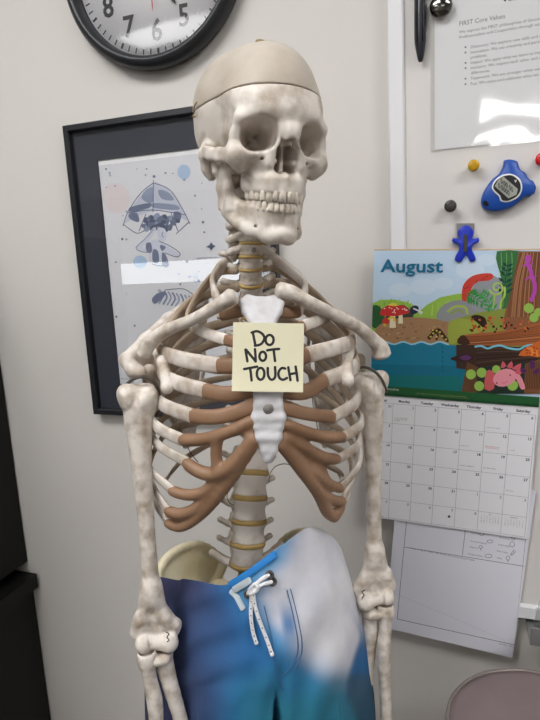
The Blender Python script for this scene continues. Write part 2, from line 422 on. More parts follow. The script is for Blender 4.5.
# ================================================================== the room
def struct(o): o['kind'] = 'structure'; return o
RX0, RX1, RY0, RZ1 = -6.4, 3.3, -6.6, 2.72
def slab(name, x0, x1, y0, y1, z0, z1, m): return struct(obj(name, *boxp(((x0+x1)/2, (y0+y1)/2, (z0+z1)/2), (x1-x0, y1-y0, z1-z0)), m, smooth=False))
slab('wall_back', RX0-.1, RX1+.1, D_WALL, D_WALL+.1, 0, RZ1, M_WALL)
slab('wall_left', RX0-.1, RX0, RY0, D_WALL, 0, RZ1, M_WALL)
slab('wall_right', RX1, RX1+.1, RY0, D_WALL, 0, RZ1, M_WALL)
# wall behind the camera, with the window opening that mirrors in the picture glass
WX0, WX1, WZ0, WZ1 = -6.3, -2.6, 1.27, 1.62
V, Fc = join(boxp(((RX0+WX0)/2, RY0-.05, RZ1/2), (WX0-RX0, .1, RZ1)), boxp(((WX1+RX1)/2, RY0-.05, RZ1/2), (RX1-WX1, .1, RZ1)),
             boxp(((WX0+WX1)/2, RY0-.05, WZ0/2), (WX1-WX0, .1, WZ0)), boxp(((WX0+WX1)/2, RY0-.05, (WZ1+RZ1)/2), (WX1-WX0, .1, RZ1-WZ1)))
struct(obj('wall_front', V, Fc, M_WALL, smooth=False))
wn = struct(obj('window_1', *boxp(((WX0+WX1)/2, RY0-.07, (WZ0+WZ1)/2), (WX1-WX0, .02, WZ1-WZ0)), M_DAY, smooth=False))
slab('floor', RX0-.1, RX1+.1, RY0-.1, D_WALL+.1, -.1, 0, M_FLOOR)
slab('ceiling', RX0-.1, RX1+.1, RY0-.1, D_WALL+.1, RZ1, RZ1+.1, M_CEIL)
LAMPS = [(-.75, -.2), (1.25, -.2), (-1.5, -1.55), (.7, -3.2), (-1.5, -4.6), (.7, -4.9)]  # nearest pair is added so the back wall darkens towards the floor
for i, (lx, ly) in enumerate(LAMPS):
    t = empty('ceiling_light', (lx, ly, RZ1), 'recessed white ceiling light panel, unseen behind the camera', 'ceiling light', 'ceiling light panels')
    V, Fc = join(boxp((lx, ly-.3, RZ1-.015), (1.24, .03, .03)), boxp((lx, ly+.3, RZ1-.015), (1.24, .03, .03)), boxp((lx-.605, ly, RZ1-.015), (.03, .57, .03)), boxp((lx+.605, ly, RZ1-.015), (.03, .57, .03)))
    obj('frame', V, Fc, M_ALU, t, smooth=False)
    obj('diffuser', *boxp((lx, ly, RZ1-.012), (1.18, .57, .016)), M_LIGHT_ADDED if ly > -1 else M_LIGHTF, t, smooth=False)

# ================================================================== black cabinet at the left edge
ce = Wl(30, 572); cx, cy1, cy0 = ce.x, D_WALL - .004, .44; zr = ce.z
t = empty('storage_cabinet', (cx - .3, (cy0+cy1)/2, 0), 'tall black cabinet with a projecting rail at the left edge of the photo', 'cabinet')
obj('upper_body', *boxp((cx - .3, (cy0+cy1)/2, (zr+.03+1.62)/2), (.6, cy1-cy0, 1.62-zr-.03)), M_BLACK, t, smooth=False)
a = Wl(35, 594); obj('lower_body', *boxp((a.x - .3, (cy0+cy1)/2, (zr-.03)/2), (.6, cy1-cy0, zr-.03)), M_BLACK, t, smooth=False)
b = Wl(40.5, 580); obj('rail', *boxp((b.x - .32, (cy0+cy1)/2, zr - .012), (.64, cy1-cy0-.01, .034)), M_BLACK, t, smooth=False)

# ================================================================== wall clock
cc = Wl(155, -35); rO = .174
t = empty('wall_clock', (cc.x, D_WALL, cc.z), 'round wall clock with a black rim and white dial, cut off by the top edge', 'clock')
ctr = (cc.x, D_WALL, cc.z)
def on_wall(x, z, h): return (cc.x + x, D_WALL - h, cc.z + z)
obj('rim', *lathe(ctr, (0, -1, 0), [(rO*.93, .001), (rO*.985, .004), (rO, .012), (rO*1.0, .022), (rO*.975, .031), (rO*.94, .036), (rO*.91, .036), (rO*.885, .031), (rO*.868, .022), (rO*.862, .012), (rO*.8, .010)], 96), M_CLKRIM, t)
obj('dial', *lathe(ctr, (0, -1, 0), [(rO*.87, .008), (rO*.87, .0122), (.0005, .0122)], 96), M_DIAL, t)
for h in range(1, 13):
    V, Fc = text_mesh(str(h), .022); a_ = math.radians(90 - 30*h); r = rO*.62; s = .050
    mx, my = (V[:, 0].min()+V[:, 0].max())/2, .35
    obj('numeral', [on_wall(r*math.cos(a_) + (x-mx)*s*.92, r*math.sin(a_) + (y-my)*s, .0128) for x, y, _ in V], Fc, M_INK, t, smooth=False)
V, Fc = [], []
for k in range(60):
    a_ = 2*PI*k/60; w = .0021 if k % 5 == 0 else .0012; r0, r1 = rO*.79, rO*.845; n0 = len(V)
    for r, s in ((r0, -w), (r0, w), (r1, w), (r1, -w)): V.append(on_wall(r*math.sin(a_) + s*math.cos(a_), r*math.cos(a_) - s*math.sin(a_), .0126))
    Fc.append((n0, n0+1, n0+2, n0+3))
obj('tick_marks', V, Fc, M_INK, t, smooth=False)
def hand(name, ang, ln, back, w, h, m):
    a_ = math.radians(ang); d = (math.sin(a_), math.cos(a_)); n = (d[1], -d[0])
    q = [(cc.x + d[0]*l + n[0]*s, cc.z + d[1]*l + n[1]*s) for l, s in ((-back, -w), (ln*.9, -w*.8), (ln, 0), (ln*.9, w*.8), (-back, w))]
    return obj(name, *wall_prism(q, [(0, h), (0, h+.001)], D_WALL), m, t, smooth=False)
hand('hour_hand', 151, rO*.5, .02, .0038, .015, M_INK)
hand('minute_hand', 25, rO*.78, .025, .003, .017, M_INK)
hand('second_hand', 181, rO*.46, .04, .0009, .019, M_RED)
obj('glass', *lathe(ctr, (0, -1, 0), [(rO*.868, .0235), (rO*.6, .0262), (rO*.3, .0275), (.0005, .028)], 64), M_GLASSC, t)

# ================================================================== framed picture
fx0, fz1 = Wl(62.5, 126, .02).x, Wl(62.5, 126, .02).z; fz0 = Wl(92, 414, .02).z; fx1 = Wl(277.5, 280, .02).x
t = empty('picture_frame', ((fx0+fx1)/2, D_WALL, fz0), 'black framed umbrella print in a wide dark mat hanging behind the skeleton', 'picture')
fw = .013
def ringp(x0, x1, z0, z1, w, prof):
    """mitred frame: prof is (inset, height)"""
    V, Fc = [], []
    for ins, h in prof:
        for x, z in ((x0+ins, z0+ins), (x1-ins, z0+ins), (x1-ins, z1-ins), (x0+ins, z1-ins)): V.append((x, D_WALL - h, z))
    for l in range(len(prof)-1):
        for i in range(4): Fc.append((l*4+i, l*4+(i+1) % 4, (l+1)*4+(i+1) % 4, (l+1)*4+i))
    return V, Fc
obj('frame_border', *ringp(fx0, fx1, fz0, fz1, fw, [(0, .001), (0, .021), (.0015, .0225), (fw-.003, .0225), (fw-.001, .021), (fw, .012), (fw, .004)]), M_FRAME, t, smooth=False)
pa, pb = Wl(97.5, 160.5, .01), Wl(134, 383, .01)
mx0 = pa.x; mz1 = pa.z; mx1 = fx0 + fx1 - mx0; mz0 = Wl(128, 384.5, .01).z
V, Fc = [], []
for (x, z) in ((fx0+fw-.002, fz0+fw-.002), (fx1-fw+.002, fz0+fw-.002), (fx1-fw+.002, fz1-fw+.002), (fx0+fw-.002, fz1-fw+.002), (mx0, mz0), (mx1, mz0), (mx1, mz1), (mx0, mz1)): V.append((x, D_WALL-.0105, z))
V += [(x, y+.0025, z) for x, y, z in V]
for i in range(4):
    j = (i+1) % 4; Fc += [(i, j, 4+j, 4+i), (4+i, 4+j, 12+j, 12+i), (8+j, 8+i, 12+i, 12+j), (j, i, 8+i, 8+j)]
obj('mat_board', V, Fc, M_MAT, t, smooth=False)
def q_wall(x, z, off): return np.array((x, D_WALL-off, z))
art = Sheet(q_wall(mx0-.004, mz1+.004, .0078), q_wall(mx1+.004, mz1+.004, .0078), q_wall(mx0-.004, mz0-.004, .0078))
PAPER = rgb(228, 228, 232); art.base(PAPER)
art.uvpoly([(0, .0), (art.w, .0), (art.w, .013), (0, .013)], rgb(253, 253, 253))
B1, B2, B3, BL = rgb(150, 160, 184), rgb(112, 122, 148), rgb(84, 92, 118), rgb(176, 200, 226)
art.poly([(103, 190), (118, 183), (130, 195), (124, 212), (108, 210)], rgb(230, 220, 220), 4)
art.disc(184, 172, 6.5, 7.5, BL); art.disc(140, 262, 7, 6.5, BL); art.disc(196, 278, 3, 5, rgb(200, 206, 226))
umb = [(155, 181), (146, 188), (135, 201), (126, 217), (122, 226), (134, 233), (136, 219), (148, 213), (164, 211), (180, 213), (187, 224), (190, 223), (184, 210), (176, 197), (165, 185)]
art.poly([(153, 183), (140, 196), (129, 213), (124, 224), (137, 216), (154, 211), (170, 211), (187, 221), (182, 208), (172, 193), (160, 184)], rgb(204, 208, 222), 3)
art.poly([(153, 187), (144, 192), (142, 199), (152, 203)], B1, 3); art.poly([(158, 190), (168, 192), (174, 200), (162, 199)], B1, 3)
art.poly([(131, 207), (150, 203), (149, 208), (130, 212)], B2, 3); art.poly([(154, 203), (176, 205), (178, 210), (154, 208)], B1, 3)
art.poly([(129, 214), (137, 213), (139, 222), (130, 219)], B2, 3); art.poly([(174, 212), (181, 213), (180, 221), (174, 221)], B2, 3)
for l in ([(153.5, 180), (153, 212)], [(153, 183), (140, 194), (128, 212), (123, 226)], [(154, 183), (170, 190), (182, 208), (190, 224)], [(128, 213), (153, 210), (186, 215)],
          [(123, 224), (136, 233), (144, 231)], [(189, 222), (176, 234)], [(146, 214), (139, 231)], [(171, 213), (178, 231)]): art.line(l, .8, B3, 4)
for i in range(44):
    a_ = random.uniform(0, 2*PI); r = random.uniform(0, 1) ** .6
    art.disc(160 + 17*r*math.cos(a_), 224 + 9*r*math.sin(a_), random.uniform(2.2, 5), random.uniform(1.4, 3.4), random.choice([B2, B3, B1, B3]), random.uniform(0, 3))
SK_ = rgb(212, 216, 228)
art.poly([(158, 228), (165, 229), (167, 237), (163, 242), (158, 238)], SK_, 3)                                  # face
art.line([(163, 232), (162, 236), (164, 237)], .6, B3, 2)
art.poly([(153, 228), (156, 230), (147, 243), (138, 249), (136, 247), (145, 239)], SK_, 3); art.poly([(136, 247), (139, 246), (150, 250), (150, 253), (141, 252)], SK_, 3)
art.line([(154, 229), (145, 239), (136, 248), (143, 252), (150, 252)], .7, B2, 3)
art.poly([(151, 241), (160, 240), (168, 246), (179, 254), (176, 257), (165, 253), (167, 266), (152, 264), (149, 252)], SK_, 3)
for p in ([(146, 244), (151, 243), (152, 252), (147, 252)], [(153, 250), (158, 251), (159, 262), (153, 262)], [(162, 253), (166, 255), (169, 266), (163, 266)], [(160, 245), (166, 247), (162, 251)]): art.poly(p, B2, 3)
art.line([(159, 241), (170, 246), (180, 253), (177, 257), (165, 253)], .7, B3, 3); art.line([(152, 264), (160, 266), (168, 265)], .9, B3, 2)
for i in range(9):                                                                                             # striped stockings further down
    x = 160 + i*4.1; art.line([(x, 290 + .8*i), (x+3, 296 + .9*i), (x-1, 304 + .6*i)], 1.6, B2 if i % 2 else B1, 4)
art.poly([(152, 299), (158, 293), (166, 292), (163, 298), (155, 304)], B2, 3)
art.line([(165, 290), (184, 289), (196, 297)], .8, B3, 4)
for i in range(60):
    x, y = random.uniform(101, 205), random.uniform(166, 330)
    if 128 < x < 186 and 184 < y < 266: continue
    art.disc(x, y, random.uniform(.4, 1.5), None, random.choice([B1, B2, B3, rgb(170, 176, 196)]), 0, False)
art.poly([(206, 247), (210, 245), (211, 242), (213, 245), (216, 246), (213, 248), (211, 251), (210, 248)], B3, 0)
art.text('splashing in the rain', 197, 259, 2.0, B2); art.text('in October', 201, 264, 1.6, B1)
art.text('limited edition print', 121, 379, 1.2, B3)
art.build('art_print', M_SHEET, t)
obj('glass', *boxp(((fx0+fx1)/2, D_WALL-.013, (fz0+fz1)/2), (fx1-fx0-2*fw+.003, .0006, fz1-fz0-2*fw+.003)), M_GLASS, t, smooth=False)

# ================================================================== whiteboard and what hangs on it
bx0 = Wl(388.2, 120, .022).x; bz0 = Wl(409, 603, .022).z; bx1, bz1 = bx0 + 1.5, bz0 + 1.1
t = empty('whiteboard', ((bx0+bx1)/2, D_WALL, bz0), 'white magnetic board with a pale frame mounted on the wall at right', 'whiteboard')
fwb = Wl(404.5, 120, .022).x - bx0
obj('board_panel', *boxp(((bx0+bx1)/2, D_WALL-.008, (bz0+bz1)/2), (bx1-bx0-.01, .014, bz1-bz0-.01)), M_BOARD, t, smooth=False)
V, Fc = ringp(bx0, bx1, bz0, bz1, 0, [(0, .001), (0, .019), (.002, .0215), (fwb-.003, .0215), (fwb, .019), (fwb, .014)])
obj('board_frame', V, Fc, M_ALU, t, smooth=False)
tz = Wl(530, 628, .04).z
tx0 = Wl(529, 628, .05).x; V, Fc = join(boxp(((tx0+bx1)/2, D_WALL-.035, bz0-.012), (bx1-tx0, .065, .006)), boxp(((tx0+bx1)/2, D_WALL-.066, bz0+.001), (bx1-tx0, .004, .030)))
obj('marker_tray', V, Fc, M_TRAY, t, smooth=False)
BF = .0152                                        # face of the board, off the wall
def board_pt(px, py, off=BF): return np.array(Wl(px, py, off))
# the sleeve with the printed page
s0 = Wl(430.5, 100, .017); szb = Wl(432, 153, .017).z
sx0 = s0.x; sw, sh = .228, .292
t = empty('sheet_protector', (sx0 + sw/2, D_WALL-.0155, szb), 'clear plastic sleeve holding a printed page at the top of the board', 'document')
pg = Sheet(np.array((sx0+.006, D_WALL-.0165, szb+sh-.004)), np.array((sx0+.006+.2159, D_WALL-.0165, szb+sh-.004)), np.array((sx0+.006, D_WALL-.0165, szb+.004)))
pg.base(rgb(244, 243, 244)); GR = rgb(112, 112, 116)
# lines run level on the wall, so the baselines follow the page's own direction
def pline(s, x, y, h, col, bold=0, sx=1): pg.text(s, x, y, h, col, 'l', bold, sx)
pg.layer += 1
pline('FIRST Core Values', 459, 26, 4.6, rgb(92, 92, 96), 0, .92)
pline('We express the FIRST philosophies of Gracious', 459, 33.6, 3.0, GR); pline('Professionalism and Coopertition through our Core Values:', 459, 38.8, 3.0, GR)
for yy, s in ((48.5, 'Discovery: We explore new skills and ideas.'), (53.8, 'Innovation: We use creativity and persistence to solve'), (58.9, 'problems.'), (64.2, 'Impact: We apply what we learn to improve our world.'), (69.4, 'Inclusion: We respect each other and embrace our'), (74.6, 'differences.'), (80.0, 'Teamwork: We are stronger when we work together.'), (85.4, 'Fun: We enjoy and celebrate what we do!')):
    pline(s, 470.5, yy, 3.0, GR)
    if not s.startswith(('problems', 'diff')): pg.disc(465.5, yy - 1.3, .9, None, rgb(60, 60, 64), 0, False)
pg.disc(505, 0.4, 1.2, None, rgb(50, 50, 54)); pg.text('Gracious', 508, 1.2, 3.2, rgb(60, 60, 64), 'l', .02)
pg.build('printed_page', M_SHEET, t)
n = 26; V, Fc = [], []
for j in range(n+1):
    for i in range(n+1):
        u, v = i/n, j/n; V.append((sx0 + sw*u, D_WALL - .0185 - .0022*math.sin(3.1*u+1)*math.sin(PI*v) - .0015*math.sin(7*v + 2*u)*v, szb + sh*(1-v)))
for j in range(n):
    for i in range(n): q = j*(n+1)+i; Fc.append((q, q+n+1, q+n+2, q+1))
obj('clear_sleeve', V, Fc, M_SLEEVE, t)
# black pen standing upright on the board
pa, pb = Wl(420, -55, .026), Wl(420.5, 62, .026)
t = empty('marker_pen', tuple(pb), 'black ribbed pen stuck upright near the board frame', 'pen')
d = np.array(pa) - np.array(pb); L = np.linalg.norm(d); ax = d / L
obj('barrel', *lathe(tuple(pb), ax, [(.0005, 0), (.0028, .0006), (.0042, .004), (.0062, .014), (.0084, .026), (.0089, .034), (.0089, L*.98), (.007, L), (.0005, L)], 24), M_PEN, t)
for k in (-.0035, .0035):
    q0 = np.array(pb) + ax*.026 + np.array((k, -.0082, 0)); q1 = np.array(pb) + ax*L*.95 + np.array((k, -.0082, 0))
    obj('rib_line', *sweep([q0, (q0+q1)/2, q1], .0010, 8), M_BLACK, t)
# silver round magnet
def ball(name, px, py, rpx, m, label, cat, group=None, squash=.62, bump=False, parent=None):
    c0 = Wl(px, py, BF+.006); d = np.linalg.norm(np.array(c0) - CAM); r = rpx * np.dot(np.array(c0) - CAM, A3[:, 2]) / F_PX
    c = (c0.x, D_WALL - BF - .002, c0.z)
    prof = [(r*.80, .001), (r*.86, r*.12)] + [(r*math.cos(a), r*squash*(1 + math.sin(a))) for a in np.linspace(-.35, PI/2*.985, 12)]
    o = obj(name, *lathe(c, (0, -1, 0), prof, 36), m)
    return tag(o, label, cat, group)
ball('dome_magnet', 441, 7, 11, M_CHROME, 'large shiny dark metal dome magnet pinning the sleeve beside the pen', 'magnet', None, .5)
def pushmag(px, py, rpx, m, label):
    c0 = Wl(px, py, BF+.008); r = rpx * np.dot(np.array(c0) - CAM, A3[:, 2]) / F_PX
    c = (c0.x, D_WALL - BF - .0006, c0.z); h = r*2.1
    o = obj('push_magnet', *lathe(c, (0, -1, 0), [(.0004, 0), (r*.72, 0), (r*.80, h*.06), (r*.74, h*.26), (r*.62, h*.42), (r*.70, h*.56), (r*.96, h*.68), (r*1.0, h*.80), (r*.92, h*.93), (r*.6, h*.99), (.0004, h)], 28), m)
    return tag(o, label, 'magnet')
pushmag(473.5, 166, 5.6, M_YEL, 'small translucent yellow push magnet left of the blue stopwatch')
pushmag(450.5, 206.5, 6.0, M_DARKM, 'small dark grey push magnet above the calendar, left of the blue clip')
pushmag(541.5, 160, 6.5, M_REDM, 'small red push magnet at the right edge of the photo')
# stopwatch
def crop5(l): return [(430 + x/4.91, 140 + y/4.91) for x, y in l]
so = crop5([(372, 106), (400, 102), (428, 112), (441, 145), (466, 163), (478, 186), (505, 214), (510, 248), (496, 274), (462, 283), (432, 308), (392, 334), (335, 350), (282, 346), (254, 324), (252, 284), (274, 236), (304, 196), (338, 168), (354, 140), (360, 118)])
sc_ = Wl(508, 187, .02)
t = empty('stopwatch', (sc_.x, D_WALL-BF, sc_.z), 'blue plastic stopwatch with a grey display stuck on the board', 'stopwatch')
obj('case', *wall_prism(wpoly(so, .022, 5), [(.001, BF), (0, BF+.003), (0, BF+.011), (.0012, BF+.0145), (.003, BF+.016)], D_WALL), M_BLUE, t)
lens = crop5([(340, 180), (365, 168), (400, 166), (432, 182), (450, 208), (452, 245), (436, 278), (408, 296), (378, 306), (348, 300), (338, 276), (316, 256), (304, 236), (310, 212), (324, 192)])
obj('bezel', *wall_prism(wpoly(lens, .033, 4), [(0, BF+.0155), (0, BF+.0172), (.001, BF+.018)], D_WALL), M_WHITEP, t, smooth=False)
inner = crop5([(345, 186), (368, 175), (400, 173), (426, 188), (443, 212), (445, 244), (430, 272), (404, 289), (380, 298), (354, 294), (345, 272), (322, 250), (311, 234), (316, 214), (330, 196)])
obj('face_plate', *wall_prism(wpoly(inner, .035, 4), [(0, BF+.0176), (0, BF+.0186)], D_WALL), M_INK, t, smooth=False)
lcd = crop5([(340, 190), (372, 182), (430, 250), (418, 272), (372, 290), (320, 226)])
obj('display', *wall_prism(wpoly([*crop5([(336, 194), (362, 180), (432, 240), (426, 268), (386, 286), (318, 226)])], .036), [(0, BF+.0186), (0, BF+.0191)], D_WALL), M_LCD, t, smooth=False)
V, Fc = [], []
for row, (ox, oy) in enumerate(((350, 200), (338, 222))):
    tv, tf = text_mesh('0:00 00' if row == 0 else '0:0000', .02)
    for_v = []
    for x, y, _ in tv:
        X = ox - 4 + x*26*.80; Y = oy + x*26*.62 - y*36 + (10)
        for_v.append(tuple(Wl(430 + X/4.91, 140 + Y/4.91, BF+.0196)))
    n0 = len(V); V += for_v; Fc += [tuple(i+n0 for i in f) for f in tf]
obj('digits', V, Fc, M_LCDINK, t, smooth=False)
tv, tf = text_mesh('v', .03)
obj('emblem', [tuple(Wl(430 + (415 + x*24)/4.91, 140 + (208 - y*26)/4.91, BF+.0196)) for x, y, _ in tv], tf, M_WHITEP, t, smooth=False)
obj('cord_hole', *wall_prism(wpoly(crop5([(260, 304), (272, 296), (286, 308), (288, 322), (276, 326), (264, 318)]), .031, 3), [(0, BF+.0158), (.0003, BF+.0165)], D_WALL), M_BLACK, t, smooth=False)
for l in ([(366, 112), (392, 107), (424, 116)], [(492, 206), (508, 232), (500, 262)]):
    q = [Wl(*p, .024) for p in crop5(l)]; obj('button', *sweep(spline(q, 5), .0035, 10), M_BLUE, t)
# person-shaped magnet clip
def bl(px, py, d=0): return px, py
t = empty('figure_clip', tuple(Wl(466, 262, .02)), 'blue person-shaped magnetic clip holding the top of the calendar', 'clip')
fig = [(466, 225), (470, 226.3), (473, 229.5), (473.6, 234), (472.6, 238), (475.5, 238.2), (478.3, 237.6), (479.4, 240), (478, 242.6), (472.8, 245.2), (472.2, 250), (474.5, 255), (475.8, 259.5), (473.5, 261.6), (469.6, 261.4), (467.8, 257.5), (466, 255.5), (464, 257.5), (461.6, 261.6), (457.4, 262), (454.6, 259.8), (456, 255), (458.8, 250), (458.6, 245), (453.4, 243), (452, 240.4), (453.4, 237.8), (456.2, 238.4), (459.2, 238.4), (457.6, 234), (458.6, 229.5), (462, 226.2)]
obj('clip_body', *wall_prism(wpoly(fig, .032, 3), [(.0003, BF+.004), (0, BF+.006), (0, BF+.0125), (.0008, BF+.0145), (.0018, BF+.0152)], D_WALL), M_BLUE2, t)
q = wpoly([(456.5, 223.2), (474.5, 223.2), (474, 238), (457, 238)], .02); obj('metal_plate', *wall_prism(q, [(0, BF+.0005), (0, BF+.003)], D_WALL), M_STEEL, t, smooth=False)
q = wpoly([(463.4, 234.5), (467.2, 234.5), (467.2, 252), (463.4, 252)], .032); obj('spring_strip', *wall_prism(q, [(0, BF+.0145), (0, BF+.0162), (.0004, BF+.0168)], D_WALL), M_CHROME, t, smooth=False)

# ================================================================== the August calendar
ct, cr, cm = np.array(Wl(374.5, 250.5, .0262)), np.array(Wl(553, 250.0, .0262)), np.array(Wl(368.2, 394, .0262))
t = empty('wall_calendar', tuple(Wl(460, 255, .018)), 'August wall calendar with a woodland pond picture hanging from a blue clip', 'calendar')
ca = Sheet(ct, cr, cm, .0022); ca.base(rgb(196, 219, 240))
def C(l): return [(360 + x/3, 240 + y/3) for x, y in l]         # read off an enlargement of the picture page
def Dd(l): return [(450 + x/4.8, 245 + y/4.8) for x, y in l]
SKY2 = rgb(208, 226, 243)
for c_, r_ in (((120, 150), 34), ((190, 140), 40), ((250, 130), 30), ((330, 90), 44), ((380, 60), 30)): ca.disc(360 + c_[0]/3, 240 + c_[1]/3, r_/3, r_/5, SKY2, 0, False)
G1, G2, G3 = rgb(150, 190, 76), rgb(116, 160, 60), rgb(44, 92, 52)
ca.poly(C([(34, 300), (36, 190), (60, 180), (100, 178), (140, 186), (170, 200), (190, 230), (190, 300)]), G1)
ca.poly(C([(150, 300), (165, 225), (200, 195), (240, 172), (290, 162), (340, 158), (420, 150), (420, 300)]), G1)
for i in range(50):
    x = random.choice([random.uniform(40, 165), random.uniform(185, 330)]); y = 182 + random.uniform(0, 26) + (0 if x < 170 else max(0, 20 - (x-185)*.2))
    ca.line(C([(x, y+26), (x + random.uniform(-4, 8), y - 8)]), .7, random.choice([G2, rgb(176, 208, 96), G1]), 0, False)
ca.poly(C([(36, 200), (60, 200), (75, 235), (60, 262), (36, 258)]), G3, 3)
ca.poly(C([(120, 195), (150, 210), (160, 230), (120, 240), (70, 240)]), rgb(60, 70, 60), 3)
ca.poly(C([(42, 300), (50, 262), (90, 240), (140, 232), (200, 234), (270, 244), (290, 262), (300, 312), (42, 312)]), rgb(166, 128, 92), 3)
for i in range(50): ca.disc(360 + random.uniform(60, 290)/3, 240 + random.uniform(250, 305)/3, random.uniform(.5, 2.2), random.uniform(.4, 1.2), random.choice([rgb(142, 104, 70), rgb(186, 150, 112), rgb(150, 112, 78)]), 0, False)
ca.poly(C([(232, 238), (240, 205), (270, 185), (310, 180), (345, 190), (350, 230), (300, 246)]), rgb(146, 148, 150), 3)
ca.line(C([(262, 216), (285, 200), (315, 202), (322, 222)]), 2.4, rgb(170, 190, 80), 4); ca.line(C([(270, 222), (295, 210), (312, 220)]), 1.5, rgb(140, 160, 60), 4)
ca.poly(C([(330, 180), (345, 130), (390, 105), (425, 130), (430, 210), (350, 215)]), rgb(150, 154, 160), 3)
ca.poly(C([(306, 178), (308, 140), (325, 116), (352, 103), (392, 100), (400, 112), (385, 122), (352, 126), (335, 146), (326, 178), (316, 184)]), rgb(206, 66, 54), 3)
for i in range(24): a_ = random.uniform(0, 1); ca.disc(360 + (312 + 75*a_)/3, 240 + (158 - 48*a_**.5 + random.uniform(-4, 4))/3, .5, None, rgb(150, 40, 36), 0, False)
# fly agaric mushrooms
def shroom(x, y, w, h):
    ca.poly(C([(x-w*.1, y), (x+w*.1, y), (x+w*.13, y+h*.9), (x-w*.13, y+h*.9)]), rgb(236, 222, 190))
    ca.poly(C([(x-w*.5, y+2), (x-w*.42, y-h*.35), (x-w*.1, y-h*.62), (x+w*.25, y-h*.5), (x+w*.5, y-2), (x+w*.2, y+5), (x-w*.2, y+6)]), rgb(204, 52, 50), 3)
    for i in range(9): ca.disc(360 + (x + random.uniform(-.35, .35)*w)/3, 240 + (y - h*.22 + random.uniform(-.2, .15)*h)/3, .7, .5, rgb(246, 236, 226), 0, False)
shroom(122, 218, 54, 36); shroom(98, 222, 74, 46); ca.line(C([(72, 258), (84, 238), (100, 232), (104, 244)]), 2.2, rgb(228, 196, 70), 4)
ca.poly(C([(66, 244), (78, 232), (90, 246), (76, 252)]), rgb(196, 60, 52), 3)
ca.poly(C([(85, 196), (92, 190), (108, 190), (110, 198)]), rgb(226, 200, 80), 3)
ca.poly(C([(150, 206), (164, 196), (176, 202), (172, 218), (156, 222)]), rgb(42, 46, 70), 3); ca.line(C([(160, 205), (188, 218)]), 1.4, rgb(226, 226, 230)); ca.line(C([(176, 214), (184, 224)]), .8, rgb(226, 226, 230))
# water
wl = [(34, 308)] + [(34 + 10*i, 309 + 4*math.sin(i*1.15)) for i in range(1, 28)] + [(304, 318), (304, 480), (34, 480)]
ca.poly(Dd([(-8, 478), (100, 478), (100, 714), (-8, 714)]), rgb(26, 116, 140))
ca.poly(C(wl), rgb(28, 122, 152)); ca.poly(C([(34, 372), (304, 378), (304, 480), (34, 480)]), rgb(24, 112, 138)); ca.poly(C([(34, 404), (304, 408), (304, 480), (34, 480)]), rgb(26, 116, 118))
ca.line(C([(34, 308)] + [(34 + 10*i, 309 + 4*math.sin(i*1.15)) for i in range(1, 28)]), 1.6, rgb(150, 206, 224))
# spotted salamander on the bank
ca.line(C([(205, 296), (222, 278), (236, 270), (250, 286), (262, 300), (282, 300)]), 3.6, rgb(60, 48, 26), 4); ca.line(C([(212, 270), (234, 282), (228, 300)]), 2, rgb(60, 48, 26), 3)
for x, y in ((212, 290), (220, 280), (230, 272), (240, 276), (247, 288), (258, 298), (270, 300), (218, 270), (230, 290)): ca.disc(360 + x/3, 240 + y/3, 1.1, .9, rgb(222, 196, 84), 0, False)
for i in range(6): ca.line(C([(247, 318 + i*14), (249, 326 + i*14)]), 1, rgb(20, 92, 96), 0, False)
# ferns
def leafy(l, n, ln, col, w=2.0):
    q = spline([np.array(p, float) for p in l], 8); 
    ca.line([tuple(p) for p in q], .8, col)
    for i in range(n):
        k = int((i + .6) / n * (len(q) - 2)); p = q[k]; tdir = _n(q[k+1] - q[k])
        for s in (-1, 1):
            nd = np.array([-tdir[1], tdir[0]]) * s + tdir * .7; e = p + nd * ln * (1 - .5*i/n)
            m_ = (p + e) / 2; nn = _n(np.array([-nd[1], nd[0]])) * w * .5
            ca.poly([tuple(p), tuple(m_ + nn), tuple(e), tuple(m_ - nn)], col, 0, False)
ca.poly(Dd([(225, 30), (345, 30), (340, 160), (300, 330), (250, 330), (250, 180), (232, 110)]), rgb(58, 112, 66), 2)
for x in (245, 270, 296): ca.line(Dd([(x, 36), (x + 2, 90), (x - 4, 150)]), .8, rgb(110, 168, 90), 3)
ca.poly(Dd([(-5, 372), (60, 345), (150, 320), (300, 300), (440, 320), (440, 490), (-5, 480)]), rgb(140, 150, 66))
BR1, BR2, BR3 = rgb(140, 92, 62), rgb(104, 62, 42), rgb(172, 122, 84)
ca.poly(Dd([(330, 30), (440, 30), (440, 480), (250, 400), (262, 330), (288, 250), (308, 150)]), BR1)
for i in range(26):
    x = 275 + i*7; ca.line(Dd([(x + 62*(1 - i/26), 36), (x + 20*(1 - i/26), 180), (x, 345)]), random.uniform(.4, 1), random.choice([BR2, BR3, BR2]), 3, False)
leafy(Dd([(262, 240), (266, 160), (278, 80)]), 6, 9, rgb(28, 72, 58), 3.4)
leafy(Dd([(80, 232), (120, 255), (200, 305)]), 7, 9, rgb(60, 140, 70), 2.8); leafy(Dd([(205, 320), (180, 260), (150, 225)]), 6, 8, rgb(74, 156, 84), 2.6)
sp = [(225 + (6 + 3.4*a)*math.cos(a), 205 + (6 + 3.4*a)*math.sin(a)) for a in np.linspace(0, 9.2, 34)]
ca.line(Dd(sp[::-1]), 1.7, rgb(176, 206, 96)); ca.line(Dd([(262, 200), (262, 240), (246, 270), (240, 305)]), 2.0, rgb(176, 206, 96), 4); ca.line(Dd([(205, 305), (212, 262), (214, 235)]), 1.6, rgb(168, 200, 90), 4)
for i in range(7): ca.line(Dd([(248, 240 + i*9), (258, 236 + i*9)]), .8, rgb(120, 160, 60), 0, False)
